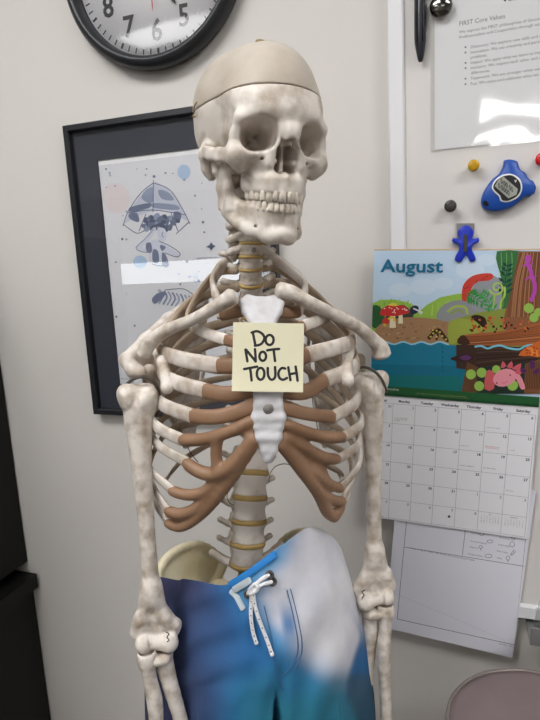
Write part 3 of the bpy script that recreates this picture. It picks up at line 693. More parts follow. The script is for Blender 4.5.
# moss and fallen log
ca.poly(Dd([(-5, 372), (60, 352), (140, 372), (180, 400), (80, 440), (30, 470), (-5, 468)]), rgb(156, 168, 70), 3)
ca.poly(Dd([(36, 470), (60, 432), (200, 418), (320, 400), (440, 372), (440, 462), (340, 482), (120, 486)]), rgb(166, 96, 54), 2)
for i in range(9): ca.line(Dd([(70, 440 + i*5), (230, 430 + i*5), (430, 388 + i*9)]), .7, random.choice([BR2, rgb(196, 124, 74), rgb(130, 72, 40)]), 4, False)
ca.poly(Dd([(34, 468), (50, 436), (72, 436), (96, 470), (70, 480)]), rgb(66, 40, 30), 3)
ca.poly(Dd([(100, 345), (130, 335), (170, 352), (175, 405), (130, 372)]), rgb(52, 32, 26), 3)
for i in range(46):
    x, y = random.uniform(100, 380), random.uniform(348, 420); 
    ca.disc(450 + x/4.8, 245 + y/4.8, random.uniform(.8, 2.4), random.uniform(.6, 1.5), random.choice([rgb(186, 84, 44), rgb(58, 36, 30), rgb(206, 108, 56), rgb(70, 40, 30)]), random.uniform(0, 3), False)
ca.poly(Dd([(30, 478), (120, 480), (330, 488), (440, 470), (440, 560), (300, 590), (140, 606), (30, 590)]), rgb(62, 44, 38))
for i in range(6): ca.line(Dd([(126, 500 + i*16), (240, 496 + i*14), (420, 500 + i*9)]), .6, random.choice([rgb(92, 68, 52), rgb(38, 26, 24)]), 4, False)
ca.poly(Dd([(82, 560), (142, 590), (130, 714), (52, 714)]), rgb(100, 68, 46)); ca.poly(Dd([(130, 590), (360, 560), (440, 545), (440, 714), (128, 714)]), rgb(40, 52, 46))
ca.poly(Dd([(0, 545), (50, 528), (110, 530), (100, 550), (50, 560)]), rgb(52, 34, 34), 3); ca.poly(Dd([(44, 540), (80, 528), (104, 540), (76, 554)]), rgb(96, 52, 100), 3)
ca.line(Dd([(118, 488), (150, 484), (180, 496), (210, 486), (245, 482), (280, 494), (330, 500), (362, 484), (400, 478)]), 2.0, rgb(120, 190, 206), 4)
ca.poly(Dd([(328, 530), (360, 494), (400, 474), (440, 460), (440, 536), (390, 532)]), rgb(208, 104, 44), 2)
for i in range(26): ca.disc(450 + random.uniform(355, 430)/4.8, 245 + random.uniform(490, 530)/4.8, random.uniform(.5, 1.4), None, random.choice([rgb(232, 140, 60), rgb(170, 74, 36)]), 0, False)
ca.poly(Dd([(360, 570), (440, 545), (440, 714), (356, 714)]), rgb(126, 82, 54))
for i in range(9): ca.line(Dd([(368 + i*8, 560), (364 + i*8, 690)]), .8, rgb(84, 54, 40), 0, False)
for x, y, r in ((378, 303, 24), (402, 348, 22), (424, 322, 20), (100, 620, 24), (152, 612, 24), (222, 596, 20), (140, 676, 24), (300, 672, 26)): ca.disc(450 + x/4.8, 245 + y/4.8, r/4.8, None, rgb(150, 190, 84))
# purple lizard
PU = rgb(182, 74, 168)
ca.line(Dd([(376, 62), (372, 88), (386, 120), (392, 150), (404, 180), (406, 220), (392, 258), (384, 268)]), 4.0, PU, 5); ca.disc(450 + 374/4.8, 245 + 66/4.8, 3.4, 4.2, PU)
for l in ([(368, 96), (348, 100)], [(384, 100), (396, 84)], [(384, 150), (360, 170)], [(396, 160), (414, 146)]): ca.line(Dd(l), 1.6, PU)
# pink axolotl
PK, PK2 = rgb(232, 148, 160), rgb(206, 92, 104)
ca.poly(Dd([(172, 610), (196, 600), (214, 620), (210, 690), (166, 690)]), rgb(200, 92, 96), 2)
for l in ([(244, 590), (252, 556), (270, 580)], [(272, 584), (296, 556), (300, 590)], [(296, 592), (340, 566), (332, 600)], [(306, 606), (360, 590), (330, 626)], [(214, 640), (184, 646), (206, 666)]): ca.poly(Dd(l), PK2, 2)
ca.disc(450 + 262/4.8, 245 + 636/4.8, 12, 8.6, PK, -.35)
ca.poly(Dd([(300, 620), (336, 624), (360, 684), (340, 690), (322, 650)]), PK, 3); ca.line(Dd([(326, 650), (352, 688)]), 2.2, PK)
ca.disc(450 + 224/4.8, 245 + 661/4.8, .8, None, rgb(60, 30, 40)); ca.disc(450 + 288/4.8, 245 + 624/4.8, .8, None, rgb(60, 30, 40)); ca.line(Dd([(246, 660), (262, 662), (276, 652)]), .6, PK2, 4)
for p in ([(336, 600), (352, 588), (366, 600), (352, 618)], [(380, 580), (394, 548), (408, 576), (396, 596)], [(400, 606), (420, 590), (428, 604), (410, 622)]): ca.poly(Dd(p), rgb(88, 44, 92), 3)
# green strip at the foot of the page
ca.uvpoly([(0, ca.hgt-.0165), (ca.w, ca.hgt-.0165), (ca.w, ca.hgt), (0, ca.hgt)], rgb(38, 92, 52))
ca.uvpoly([(0, ca.hgt-.004), (ca.w, ca.hgt-.004), (ca.w, ca.hgt), (0, ca.hgt)], rgb(24, 70, 40))
ca.text('August', 381, 271.8, 12.4, rgb(24, 112, 148), 'l', .02, 1.2, True)
ca.text('storytime', 386, 389.5, 2.2, rgb(214, 222, 214)); ca.text('every season has a story of its own to tell, illustrated by hand', 416, 393.5, 1.3, rgb(150, 160, 90)); ca.text('printed on recycled paper all rights reserved', 440, 396.5, 1.0, rgb(120, 140, 80))
ca.build('picture_page', M_SHEETG, t)
o_ = Sheet(ct, cr, cm); q0, q1 = o_.pt(0, -.0008, -.0012), o_.pt(o_.w, -.0008, -.0012)
obj('cover_edge', *sweep([q0, (q0+q1)/2, q1], .0016, 8), mat('cover_edge', rgb(206, 182, 150), .6), t)
gt, gr_, gb = np.array(Wl(368.0, 393, .0225)), np.array(Wl(546, 403, .0225)), np.array(Wl(362.6, 516, .0235))
gt = ca.pt(0, ca.hgt + .0002, 0); gr_ = ca.pt(ca.w, ca.hgt + .0002, 0); gb = np.array(Wl(362.8, 515.5, .0262))
g = Sheet(gt, gr_, gb, .0012); g.base(rgb(240, 239, 243)); LN = rgb(150, 150, 158); NK = rgb(58, 58, 64)
g.bow = None
cw = (g.w - .006) / 7; y0 = .0135; rh = (g.hgt - y0 - .003) / 6; x00 = .003
def gline(u0, v0, u1, v1, w=.0005):
    g.add([(u0-w/2*(u0 == u1), v0-w/2*(v0 == v1)), (u0-w/2*(u0 == u1), v1+w/2*(v0 == v1)), (u1+w/2*(u0 == u1), v1+w/2*(v0 == v1)), (u1+w/2*(u0 == u1), v0-w/2*(v0 == v1))], [(0, 1, 2, 3)], LN)
g.layer = 2
for i in range(7): gline(x00, y0 + rh*i, x00 + 7*cw, y0 + rh*i)
for i in range(8): gline(x00 + cw*i, y0, x00 + cw*i, y0 + 6*rh)
def gtext(s, u, v, h, col, align='c', bold=0, sx=1):
    V, Fc = text_mesh(s, bold); sc = h / .7; w = V[:, 0].max() * sc * sx; dx = {'c': -w/2, 'r': -w, 'l': 0}[align]
    g.add([(u + dx + x*sc*sx, v - y*sc) for x, y, _ in V], Fc, col)
g.layer = 4
for i, s in enumerate(('Sunday', 'Monday', 'Tuesday', 'Wednesday', 'Thursday', 'Friday', 'Saturday')): gtext(s, x00 + cw*(i+.5), y0 - .0032, .0042, NK, 'c', .035, .98)
for k in range(42):
    r, c_ = divmod(k, 7); dnum = k - 0
    day = 31 if k == 0 else (k if k <= 31 else k - 31); faint = k == 0 or k > 31
    if k in (40, 41): continue
    gtext(str(day), x00 + cw*(c_+.92), y0 + rh*r + .0072, .0043, rgb(140, 140, 146) if faint else NK, 'r', .03)
def note(c_, r, s, col, row=0): gtext(s, x00 + cw*(c_+.08), y0 + rh*(r+.72) + row*.0026, .0018, col, 'l')
note(1, 0, 'Summer Bank Holiday', rgb(140, 130, 110)); note(1, 0, '(Scotland) Civic Day', rgb(140, 130, 110), 1); note(1, 0, '(Canada)', rgb(140, 130, 110), 2)
note(5, 0, 'robot team meeting', GR, 1); note(4, 1, 'open house', GR, 1); note(5, 1, 'World Elephant Day', rgb(196, 90, 80), 0); note(5, 1, 'Youth Day observed', rgb(196, 90, 80), 1); note(6, 1, 'vacation', rgb(196, 90, 80), 1)
note(4, 2, 'teacher workday AM', NK, 1); note(5, 2, 'first day of classes', NK, 1); note(6, 3, 'new moon', NK, 1)
g.disc(449, 516.5, 1.3, None, rgb(70, 60, 60))
for c_ in (5, 6):
    gtext('July' if c_ == 5 else 'September', x00 + cw*(c_+.5), y0 + rh*5 + .004, .002, NK, 'c')
    for r in range(5):
        for q in range(7): gtext(str(1 + (r*7+q) % 30), x00 + cw*(c_ + .14 + .12*q), y0 + rh*5 + .0075 + r*.0029, .0015, rgb(90, 90, 96), 'c')
g.build('month_page', M_SHEET, t)

# ================================================================== worksheet below the calendar
wk = Sheet(np.array(Wl(399, 470, .0225)), np.array(Wl(536, 491, .0225)), np.array(Wl(391, 629, .0225)))
wk.base(rgb(232, 231, 240)); K = rgb(116, 116, 124)
def E(l): return [(380 + x/3.375, 510 + y/3.375) for x, y in l]
for l in ([(93, 0), (58, 368)], [(58, 368), (465, 458)], [(465, 458), (503, -10)], [(81, 125), (486, 190)], [(297, -10), (278, 152)]): wk.line(E(l), .55, K)
wk.text('Create a flag or badge that shows the values of your team', 409.5, 548.5, 1.7, rgb(90, 90, 98))
for s, x, y in (('Curiosity', 305, 78), ('Communication', 304, 106), ('Support', 302, 126), ('Responsibility', 298, 150), ('Organization', 404, 72), ('Discovery', 402, 95), ('Leadership', 398, 118), ('Risk Taker', 394, 140), ('Ideas', 394, 163), ('Courage', 330, 58)):
    wk.text(s, 380 + x/3.375, 510 + y/3.375, 1.6, K)
def ring(x, y, rx, ry, pts=14): wk.line(E([(x + rx*math.cos(a), y + ry*math.sin(a)) for a in np.linspace(0, 2*PI, pts)]), .5, K)
ring(470, 75, 9, 8); ring(371, 106, 10, 5); ring(366, 155, 12, 6); ring(344, 79, 7, 8); ring(446, 116, 8, 9); ring(340, 125, 6, 5); ring(432, 162, 6, 7)
star = [(450 + (9 if i % 2 == 0 else 4)*math.sin(i*PI/5), 95 - (9 if i % 2 == 0 else 4)*math.cos(i*PI/5)) for i in range(11)]; wk.line(E(star), .5, K)
wk.line(E([(440, 152), (452, 134), (457, 140), (446, 152), (440, 152)]), .6, K); wk.line(E([(340, 130), (341, 137)]), .6, K); wk.line(E([(431, 170), (433, 175)]), .8, K)
wk.text('character education worksheet', 380 + 400/3.375, 510 + 452/3.375, 1.4, K)
wk.line(E([(58, 285), (240, 360), (420, 440)]), .5, rgb(214, 213, 222))
o = wk.build('worksheet', M_SHEET); tag(o, 'printed worksheet with an empty box hanging below the calendar', 'paper')

# ================================================================== clear acrylic holder resting in the tray
a, b = Wl(545, 628, .045), Wl(533, 600, .03)
hx0, hx1, hz = Wl(534, 634, .05).x, Wl(580, 634, .05).x, bz0 - .0086
q = [(hx0, hz), (hx1, hz), (hx1, hz + .11), (hx0 + .018, hz + .11), (hx0 + .006, hz + .04)]
M_ACR = clear_mat('acrylic', .16, .04, (.93, .95, .95, 1))
V, Fc = [], []
t = empty('acrylic_holder', ((hx0+hx1)/2, D_WALL-.045, hz), 'clear acrylic holder standing in the marker tray at the right edge', 'holder')
obj('front_wall', *boxp(((hx0+hx1)/2, D_WALL-.058, hz + .028), (hx1-hx0, .002, .056)), M_ACR, t, smooth=False)
obj('side_wall', *wall_prism([(hx0, hz), (hx0+.0022, hz), (hx0+.012, hz+.055), (hx0+.0095, hz+.055)], [(0, .03), (0, .057)], D_WALL), M_ACR, t, smooth=False)

# ================================================================== round stool at the bottom right
sc0 = P(545, 737, .755); rs = .128
t = empty('round_stool', (sc0.x, sc0.y, 0), 'round stool with a dusty pink seat and dark blue bolt at the bottom right', 'stool')
obj('seat', *lathe(tuple(sc0), (0, 0, 1), [(.001, -.022), (rs*.9, -.022), (rs*.97, -.014), (rs*.975, -.003), (rs*.955, .0012), (rs*.9, 0), (.001, -.001)], 72), M_SEAT, t)
obj('seat_rim', *lathe(tuple(sc0), (0, 0, 1), [(rs*.965, -.02), (rs, -.016), (rs*1.008, -.004), (rs*1.0, .002), (rs*.975, .0035), (rs*.96, .001)], 72), M_EDGE, t)
q = P(527, 717, .735); obj('bolt', *lathe((q.x, q.y, sc0.z-.001), (0, 0, 1), [(.001, 0), (.009, 0), (.0085, .003), (.006, .006), (.001, .0072)], 24), mat('bolt_blue', rgb(36, 52, 92), .25, coat=.5), t)
for k in range(4):
    a_ = PI/4 + k*PI/2; d = np.array((math.cos(a_), math.sin(a_), 0)); top = np.array(sc0) + d*.075 + np.array((0, 0, -.021)); bot = np.array((sc0.x, sc0.y, .009)) + d*.105
    obj('leg', *sweep([top, (top+bot)/2, bot], .011, 12), M_STEEL, t)
obj('foot_ring', *sweep([np.array((sc0.x + .094*math.cos(a), sc0.y + .094*math.sin(a), .28)) for a in np.linspace(0, 2*PI, 33)[:-1]], .007, 8, closed=True), M_STEEL, t)

# ================================================================== the skeleton
UP = np.array([0, 0, 1.0])
def rotz(v, deg):
    a = math.radians(deg); return np.array([v[0]*math.cos(a) - v[1]*math.sin(a), v[0]*math.sin(a) + v[1]*math.cos(a), v[2]])
def los(px, py):
    r = ray(px, py); r = np.array([r[0], r[1], 0]); return _n(r)
BODY_F = rotz(-los(258, 360), 8)                # the way the chest faces
BB = -BODY_F                                    # body back
BX = _n(np.cross(BB, UP))                       # viewer's right
base = P(252, 700, .80)
skel = empty('skeleton', (base.x, base.y, 0), 'life-size anatomical teaching skeleton standing in the middle of the photo', 'skeleton')

# ---------------------------------------------------------------- skull
SK_YAW, SK_ROLL, SK_PITCH = 26.0, 4.5, 8.0
f = rotz(-los(288, 153), SK_YAW); ys = -f; zs = UP.copy(); xs = np.cross(ys, zs)
a = math.radians(SK_ROLL); xs, zs = xs*math.cos(a) - zs*math.sin(a), zs*math.cos(a) + xs*math.sin(a)
a = math.radians(SK_PITCH); ys, zs = ys*math.cos(a) + zs*math.sin(a), zs*math.cos(a) - ys*math.sin(a)
R3 = np.stack([xs, ys, zs], 1); anchor = np.array(P(287.5, 153, .592)); org = anchor - R3 @ np.array([0, -.095, 0])
SM = np.eye(4); SM[:3, :3] = R3; SM[:3, 3] = org
def SW(x, y, z): return tuple(org + R3 @ np.array([x, y, z]) * .001)

sk = Vox((-82, -116, -52), (82, 98, 126), 1.25, True)
sk.ell((0, 20, 52), (70, 70, 69), 0); sk.ell((0, -24, 52), (58, 70, 67), 18); sk.ell((0, 30, 20), (60, 62, 40), 15); sk.ell((0, -30, 24), (46, 50, 36), 12)
sk.cap((0, -90, 42), (30, -84, 44), 10, 9, 14); sk.cap((8, -91, 36), (28, -89, 38), 7.5, 6, 8); sk.cap((28, -89, 38), (49, -74, 30), 6, 5.5, 7)      # brow
sk.chain([(49, -75, 31, 5.5), (52, -70, 16, 5.2), (52, -70, 4, 6.5)], 5)                                       # lateral orbital margin
sk.ell((0, -50, 44), (56, 44, 40), 12)                                           # temporal line
sk.chain([(15, -86, 2, 4.5), (32, -85, -4, 5.5), (47, -77, -2, 7)], 7)                                           # lower orbital rim
sk.ell((45, -73, -8), (14, 11, 11.5), 8); sk.cap((50, -70, -6), (44, -70, -19), 7.5, 5, 8)                        # cheekbone
sk.chain([(9, -93, 24, 6), (15, -92, 8, 4.6), (18, -90, -12, 5)], 6)                                             # frontal process of the maxilla
sk.chain([(3, -94, 28, 5.5), (2.4, -98.5, 21, 5), (1.8, -101.5, 14, 4.2)], 8)                                        # nasal bones
sk.ell((0, -74, -16), (34, 20, 24), 9); sk.ell((0, -70, -28), (30, 25, 14), 8)
sk.chain([(0, -96, -33, 6), (14, -93, -33, 6), (23, -82, -33, 6), (28, -66, -33, 6.5), (28, -54, -31, 7)], 5, e=(0, 0, 4.5))  # alveolar arch
sk.cap((14, -40, -6), (14, -40, -30), 7, 5, 8, e=(0, 8, 0))                                                        # pterygoids
sk.ell((54, 6, -2), (12, 14, 12), 8); sk.chain([(53, 12, -4, 12), (52, 10, -18, 9), (50, 8, -27, 5.5)], 6)          # mastoid
sk.ell((0, 50, -6), (42, 34, 18), 16)
for x, z in ((4.5, -39), (12, -38), (18.5, -38), (23, -38), (26, -38), (28.5, -37)):                               # root bulges
    yy = -58 - 42.5*math.sqrt(max(0, 1 - (x/30.5)**2)); sk.cap((x, yy+1.5, -40), (x*.94, yy+3.5, -29), 3.3, 2.0, 2.5)
# hollows
sk.cap((51, -71, 17), (36, -44, 15), 3.6, 4, 3, e=(0, 0, 15)); sk.ell((76, -50, 30), (21, 24, 22), 16, 's'); sk.ell((67, -46, 10), (13.5, 17, 18), 7, 's')                           # temple
sk.cap((57, -40, 6), (55, -46, -22), 8, 10, 5, 's', e=(0, 10, 0))                                                  # inside the arch
sk.chain([(54, -64, -6, 5), (60.5, -48, -6, 3.8), (64, -28, -4, 3.4), (63.5, -10, -2, 3.6), (57, 4, 2, 5)], 6, e=(0, 0, 3.4))   # zygomatic arch
sk.ell((36, -97, -20), (10, 9, 9), 9, 's')                                                                          # canine fossa
sk.cone4((33.2, -96, 16.0), (19, -38, 12), (20.2, 17.2), (6, 5), 2.2, 's', 2.7, -.16)                                 # orbit
sk.cap((27, -50, 20), (22, -36, 10), 2.3, 2.3, 1, 's'); sk.cap((16, -46, 18), (16, -36, 18), 2.5, 2.5, 1, 's')
sk.cap((27, -94, -9), (26, -84, -7), 1.9, 1.6, 1.2, 's')                                                             # infraorbital hole
sk.chain([(1.2, -106, 11.5, 3.0), (3.6, -103, 2, 4.8), (5.6, -102, -9, 5.4), (6.2, -100, -16.5, 5.0)], 2, 's', e=(0, 16, 0))                       # nasal opening
sk.cap((6, -84, 2), (6.5, -80, -14), 6.5, 7.5, 2, 's', e=(0, 16, 0))
sk.cap((62, -3, 3), (50, -3, 3), 4, 3, 2, 's')
sk.cap((-1, -64, 6), (1, -64, -20), 1.6, 1.9, 2, e=(0, 17, 0))                                                        # septum
sk.cap((11.5, -88, -9), (11.5, -60, -9), 3, 3.4, 2.5); sk.cap((0, -93, -24), (0, -101, -24.5), 2.8, 1.2, 3)             # turbinate, spine
def cutz(Y): return 49 - .185 * Y
Xg = sk.ax[0].reshape(-1, 1, 1); Yg = sk.ax[1].reshape(1, -1, 1); Zg = sk.ax[2].reshape(1, 1, -1)
inn = np.maximum(sk.D + 6.5, cutz(Yg) - 10 - Zg)                     # hollow braincase around the cut
low = np.maximum(np.maximum(sk.D, Zg - (cutz(Yg) - .5)), -inn) + 0*Xg; capd = np.maximum(np.maximum(sk.D, (cutz(Yg) + .5) - Zg), -inn) + 0*Xg
V, Q = sk.net(low); skull = obj('skull', xf(V, SM), Q, M_BONE, skel)
V, Q = sk.net(capd); tag(obj('skull_cap', xf(V, SM), Q, M_CAP, skull), 'lift-off skull cap in duller beige')
ztop = float(Zg.ravel()[np.where(capd[np.abs(sk.ax[0]).argmin(), np.abs(sk.ax[1]-4).argmin(), :] < 0)[0].max()])
obj('cap_knob', *lathe(SW(0, 4, ztop-1), zs, [(.0018, 0), (.0018, .004), (.0055, .0045), (.0062, .006), (.005, .0075), (.0005, .008)], 20), M_BRASS, skull)
for sx_ in (-1, 1):
    hk = [(sx_*(70 + q[0]), 14 + q[1], 47 + q[2]) for q in ((0, -1, 6), (2.2, -1, 3), (2.6, 0, -1), (2.2, 2, -5), (2.8, 4, -8), (2.6, 2, -10), (1, 0, -9))]
    obj('cap_hook', *sweep(spline([SW(*q) for q in hk], 4), .0009, 8), M_BRASS, skull)
# mandible
md = Vox((-68, -112, -104), (68, 12, 6), 1.25, True)
md.chain([(0, -90, -70, 6.0), (14, -87, -70, 6.0), (25, -74, -69, 6), (32, -56, -67, 6.2), (38, -42, -62, 6)], 4, e=(0, 0, 9))
md.chain([(0, -92, -86, 6.5), (12, -89, -87, 6.5), (27, -74, -84, 6), (36, -54, -76, 5.6), (43, -33, -67, 6)], 7)
md.ell((0, -95, -86), (13, 8, 8), 7); md.cap((11, -91, -89), (13, -89, -89), 4.5, 4.5, 8); md.ell((0, -99, -82), (6, 4, 6), 4)
md.chain([(43, -31, -61, 5), (46, -29, -40, 4), (49, -26, -18, 3.6)], 6, e=(0, 14, 0))
md.chain([(47, -38, -24, 4), (49, -42, -6, 2.6)], 5, e=(0, 4, 0)); md.chain([(52, -14, -22, 4.5), (52, -9, -8, 5.5)], 5); md.cap((46, -9, -5), (58, -9, -5), 5, 5, 4)
md.chain([(36, -44, -58, 4.2), (45, -42, -34, 3.4)], 6)
md.ell((0, -102, -72), (16, 6, 6), 5, 's'); md.cap((26, -84, -78), (24, -74, -78), 1.7, 1.5, 1, 's'); md.ell((53, -30, -46), (5, 10, 13), 5, 's')
for x in (3, 9, 15.5, 21, 25, 28):
    yy = -58 - 39*math.sqrt(max(0, 1 - (x/29)**2)); md.cap((x, yy+.5, -60), (x*.97, yy+3.5, -70), 3.0, 1.8, 2.5)
V, Q = md.net(); mand = obj('mandible', xf(V, SM), Q, M_BONE, skull)
# teeth, one mesh each along the two dental arches
def arch_pts(rx, ry, cy):
    th = np.linspace(0, PI/2, 400); x = rx*np.sin(th); y = cy - ry*np.cos(th); s_ = np.concatenate([[0], np.cumsum(np.hypot(np.diff(x), np.diff(y)))]); return x, y, s_
def tooth(name, x, y, nx, ny, w, dep, z0, z1, kind):
    tx, ty = -ny, nx; V, Fc = [], []; n = 14
    secs = ((0, .62, .8), (.12, .78, .92), (.35, .95, 1), (.65, 1.0, .9), (.86, .97, .62 if kind < 3 else .92), (.97, .86, .36 if kind < 3 else .78), (1.0, .6, .2 if kind < 3 else .5))
    for t, a_, b_ in secs:
        for k in range(n):
            th = 2*PI*k/n; c, s_ = math.cos(th), math.sin(th); c = math.copysign(abs(c)**.75, c); s_ = math.copysign(abs(s_)**.75, s_)
            u, v = c*w*.5*a_, s_*dep*.5*b_ - .5*(t**2)*(1.2 if kind < 3 else .3)
            z = z0 + (z1-z0)*t
            if kind == 2: z += (z1-z0)*.08*(1 - abs(c)) * (t > .8)
            V.append(SW(x + tx*u + nx*v, y + ty*u + ny*v, z))
    m_ = len(secs)
    for i in range(m_-1):
        for k in range(n):
            q = (i*n+k, i*n+(k+1) % n, (i+1)*n+(k+1) % n, (i+1)*n+k); Fc.append(q)
    Fc.append(tuple((m_-1)*n+k for k in range(n))); Fc.append(tuple(range(n))[::-1])
    return obj(name, V, Fc, M_TOOTH, skull)
for nm, ws, (rx, ry, cy), z0, z1 in (('upper_tooth', (8.4, 6.6, 7.4, 6.8, 6.6, 9.6, 9), (29.5, 43.5, -58), -39.5, -50.6), ('lower_tooth', (5.4, 5.9, 6.8, 6.9, 7.0, 10, 9.6), (28, 40.5, -58), -61, -50.4)):
    x, y, s_ = arch_pts(rx, ry, cy); pos = .2
    for i, w in enumerate(ws):
        p_ = pos + w/2; pos += w; k = min(int(np.searchsorted(s_, p_)), 398)
        tx, ty = x[k+1]-x[k], y[k+1]-y[k]; l = math.hypot(tx, ty); nx, ny = ty/l, -tx/l
        dz = (-.9 if i == 1 else (.9 if i == 2 else 0)) if nm[0] == 'u' else 0
        for sd in (-1, 1): tooth(nm, sd*x[k], y[k], sd*nx, ny, w*1.02, 7 if i < 3 else 9, z0, z1 - dz*(1 if nm[0] == 'u' else 0), i if i < 3 else 4)

# ---------------------------------------------------------------- spine
def vertebra_mm(kind):
    if kind == 'l':
        v = Vox((-48, -24, -30), (48, 72, 26), 1.6, True); w, d, h = 23.5, 17, 13.4
    elif kind == 't':
        v = Vox((-42, -22, -46), (42, 66, 22), 1.6, True); w, d, h = 15.5, 14, 8.4
    else:
        v = Vox((-36, -18, -20), (36, 46, 18), 1.5, True); w, d, h = 15, 10.5, 6.4
    def body(X, Y, Z):
        rz = 1 - .12*np.clip(1 - (Z/h)**2, 0, 1); q = np.sqrt((X/w)**2 + (Y/d)**2)
        a = (q/rz - 1)*min(w, d); b = np.abs(Z) - h
        return np.minimum(np.maximum(a, b), 0) + np.sqrt(np.maximum(a + 1.5, 0)**2 + np.maximum(b + 1.5, 0)**2) - 1.5*(np.maximum(a, b) > -1.5)
    v.op(lambda X, Y, Z: body(X, Y, Z), (-w, -d, -h), (w, d, h), 0)
    if kind == 'l':
        v.cap((13, 14, 4), (14, 26, 3), 6, 6, 4, e=(0, 0, 3)); v.chain([(14, 20, 1, 6), (25, 26, 2, 3.4), (35, 29, 7, 4.4)], 4); v.cap((18, 26, 6), (17, 30, 14), 6, 5, 4); v.cap((15, 28, -4), (14, 31, -20), 5.5, 5, 4)
        v.cap((0, 34, -4), (14, 27, 0), 5, 5, 4); v.cap((0, 36, -4), (0, 62, -8), 4, 4.5, 4, e=(0, 0, 8))
    elif kind == 't':
        v.cap((9, 11, 4), (11, 20, 4), 4.5, 4.5, 3); v.chain([(12, 18, 4, 5), (26, 24, 6, 4), (33, 28, 7, 5)], 3); v.cap((9, 20, 5), (9, 22, 13), 4, 3.5, 3); v.cap((0, 25, 0), (10, 20, 3), 4.5, 4.5, 3); v.cap((0, 27, -2), (0, 56, -28), 4, 3.5, 3)
    else:
        v.chain([(12, -2, 2, 5), (22, 2, -1, 4), (27, 4, -3, 4.5)], 3); v.cap((12, 5, 1), (20, 12, 1), 4, 4, 3); v.cap((20, 12, 6), (20, 14, -6), 6.5, 6.5, 3); v.cap((0, 22, 0), (18, 13, 0), 4, 4.5, 3); v.cap((0, 24, -1), (0, 38, -8), 4, 4, 3)
    V, Q = v.net(); return V, Q, d, h
PRE = {k: vertebra_mm(k) for k in 'clt'}
SPL = [(168, 253, .690), (184, 252.5, .685), (199, 252, .682), (214, 252, .680), (229, 252, .680), (243, 252, .681), (257, 252, .684), (271, 252.5, .691), (288, 253, .702), (304, 254, .713), (320, 255, .724), (337, 256, .734), (353, 257, .742), (370, 257.5, .748), (387, 257.5, .750), (404, 257, .748), (422, 256, .743), (446, 255, .736), (472.6, 253.5, .729), (499, 252, .725), (524, 251, .723), (548, 249.5, .724), (570, 248.5, .730)]
KIND = 'cccccc' + 't'*11 + 'l'*5
VC = []                                          # (centre, back, right, up) per vertebra
for i, kd in enumerate(KIND):
    V0, Q0, dp, h0 = PRE[kd]
    (ya, xa, da), (yb, xb, db) = SPL[i], SPL[i+1]
    pa, pb = np.array(P(xa, ya, da)), np.array(P(xb, yb, db)); up = _n(pa - pb); H = np.linalg.norm(pa - pb) * 1000
    bk = _n(BB - up * np.dot(BB, up)); rt = np.cross(bk, up)
    c = (pa + pb) / 2 + bk * dp * .001; sz = (H * .80) / (2 * h0)
    M = np.eye(4); M[:3, 0] = rt; M[:3, 1] = bk; M[:3, 2] = up * sz; M[:3, 3] = c
    vt = obj('vertebra', xf(V0, M), Q0, M_BONE2 if kd != 'l' else M_BONE, skel); VC.append((c, bk, rt, up, H))
    if i >= 2:
        w_ = {'c': 15.2, 't': 15.6, 'l': 23.4}[kd]; dd = {'c': 10.8, 't': 14.2, 'l': 17.2}[kd]
        zc = pb + bk * dp * .001; V, Fc = [], []; hh = H * .12 * .001; n = 32
        for r_, z_ in ((.0, -1), (.9, -1), (1.0, -.7), (1.03, 0), (1.0, .7), (.9, 1), (0, 1)):
            for k in range(n): th = 2*PI*k/n; V.append(zc + (rt*math.cos(th)*w_ + bk*math.sin(th)*dd)*r_*.001 + up*z_*hh)
        for r_ in range(6):
            for k in range(n): Fc.append((r_*n+k, r_*n+(k+1) % n, (r_+1)*n+(k+1) % n, (r_+1)*n+k))
        tag(obj('intervertebral_disc', V, Fc, M_DISC, vt), 'ochre disc below the vertebra')
sp_ = np.array(P(254, 250, .6795)); obj('neck_screw', *lathe(tuple(sp_), -BB, [(.0030, -.004), (.0030, .0012), (.0022, .0018), (.0005, .0012)], 16), M_GREYM, skel)

# ---------------------------------------------------------------- ribs, cartilage and breastbone
CX = np.array(P(257, 390, .712))
def outv(p):
    d = p - CX; d = d - UP*d[2]; x = np.dot(d, BX) / 1.25; y = np.dot(d, BB); q = BX*x + BB*y
    return q / max(np.linalg.norm(q), 1e-6) + UP * .12
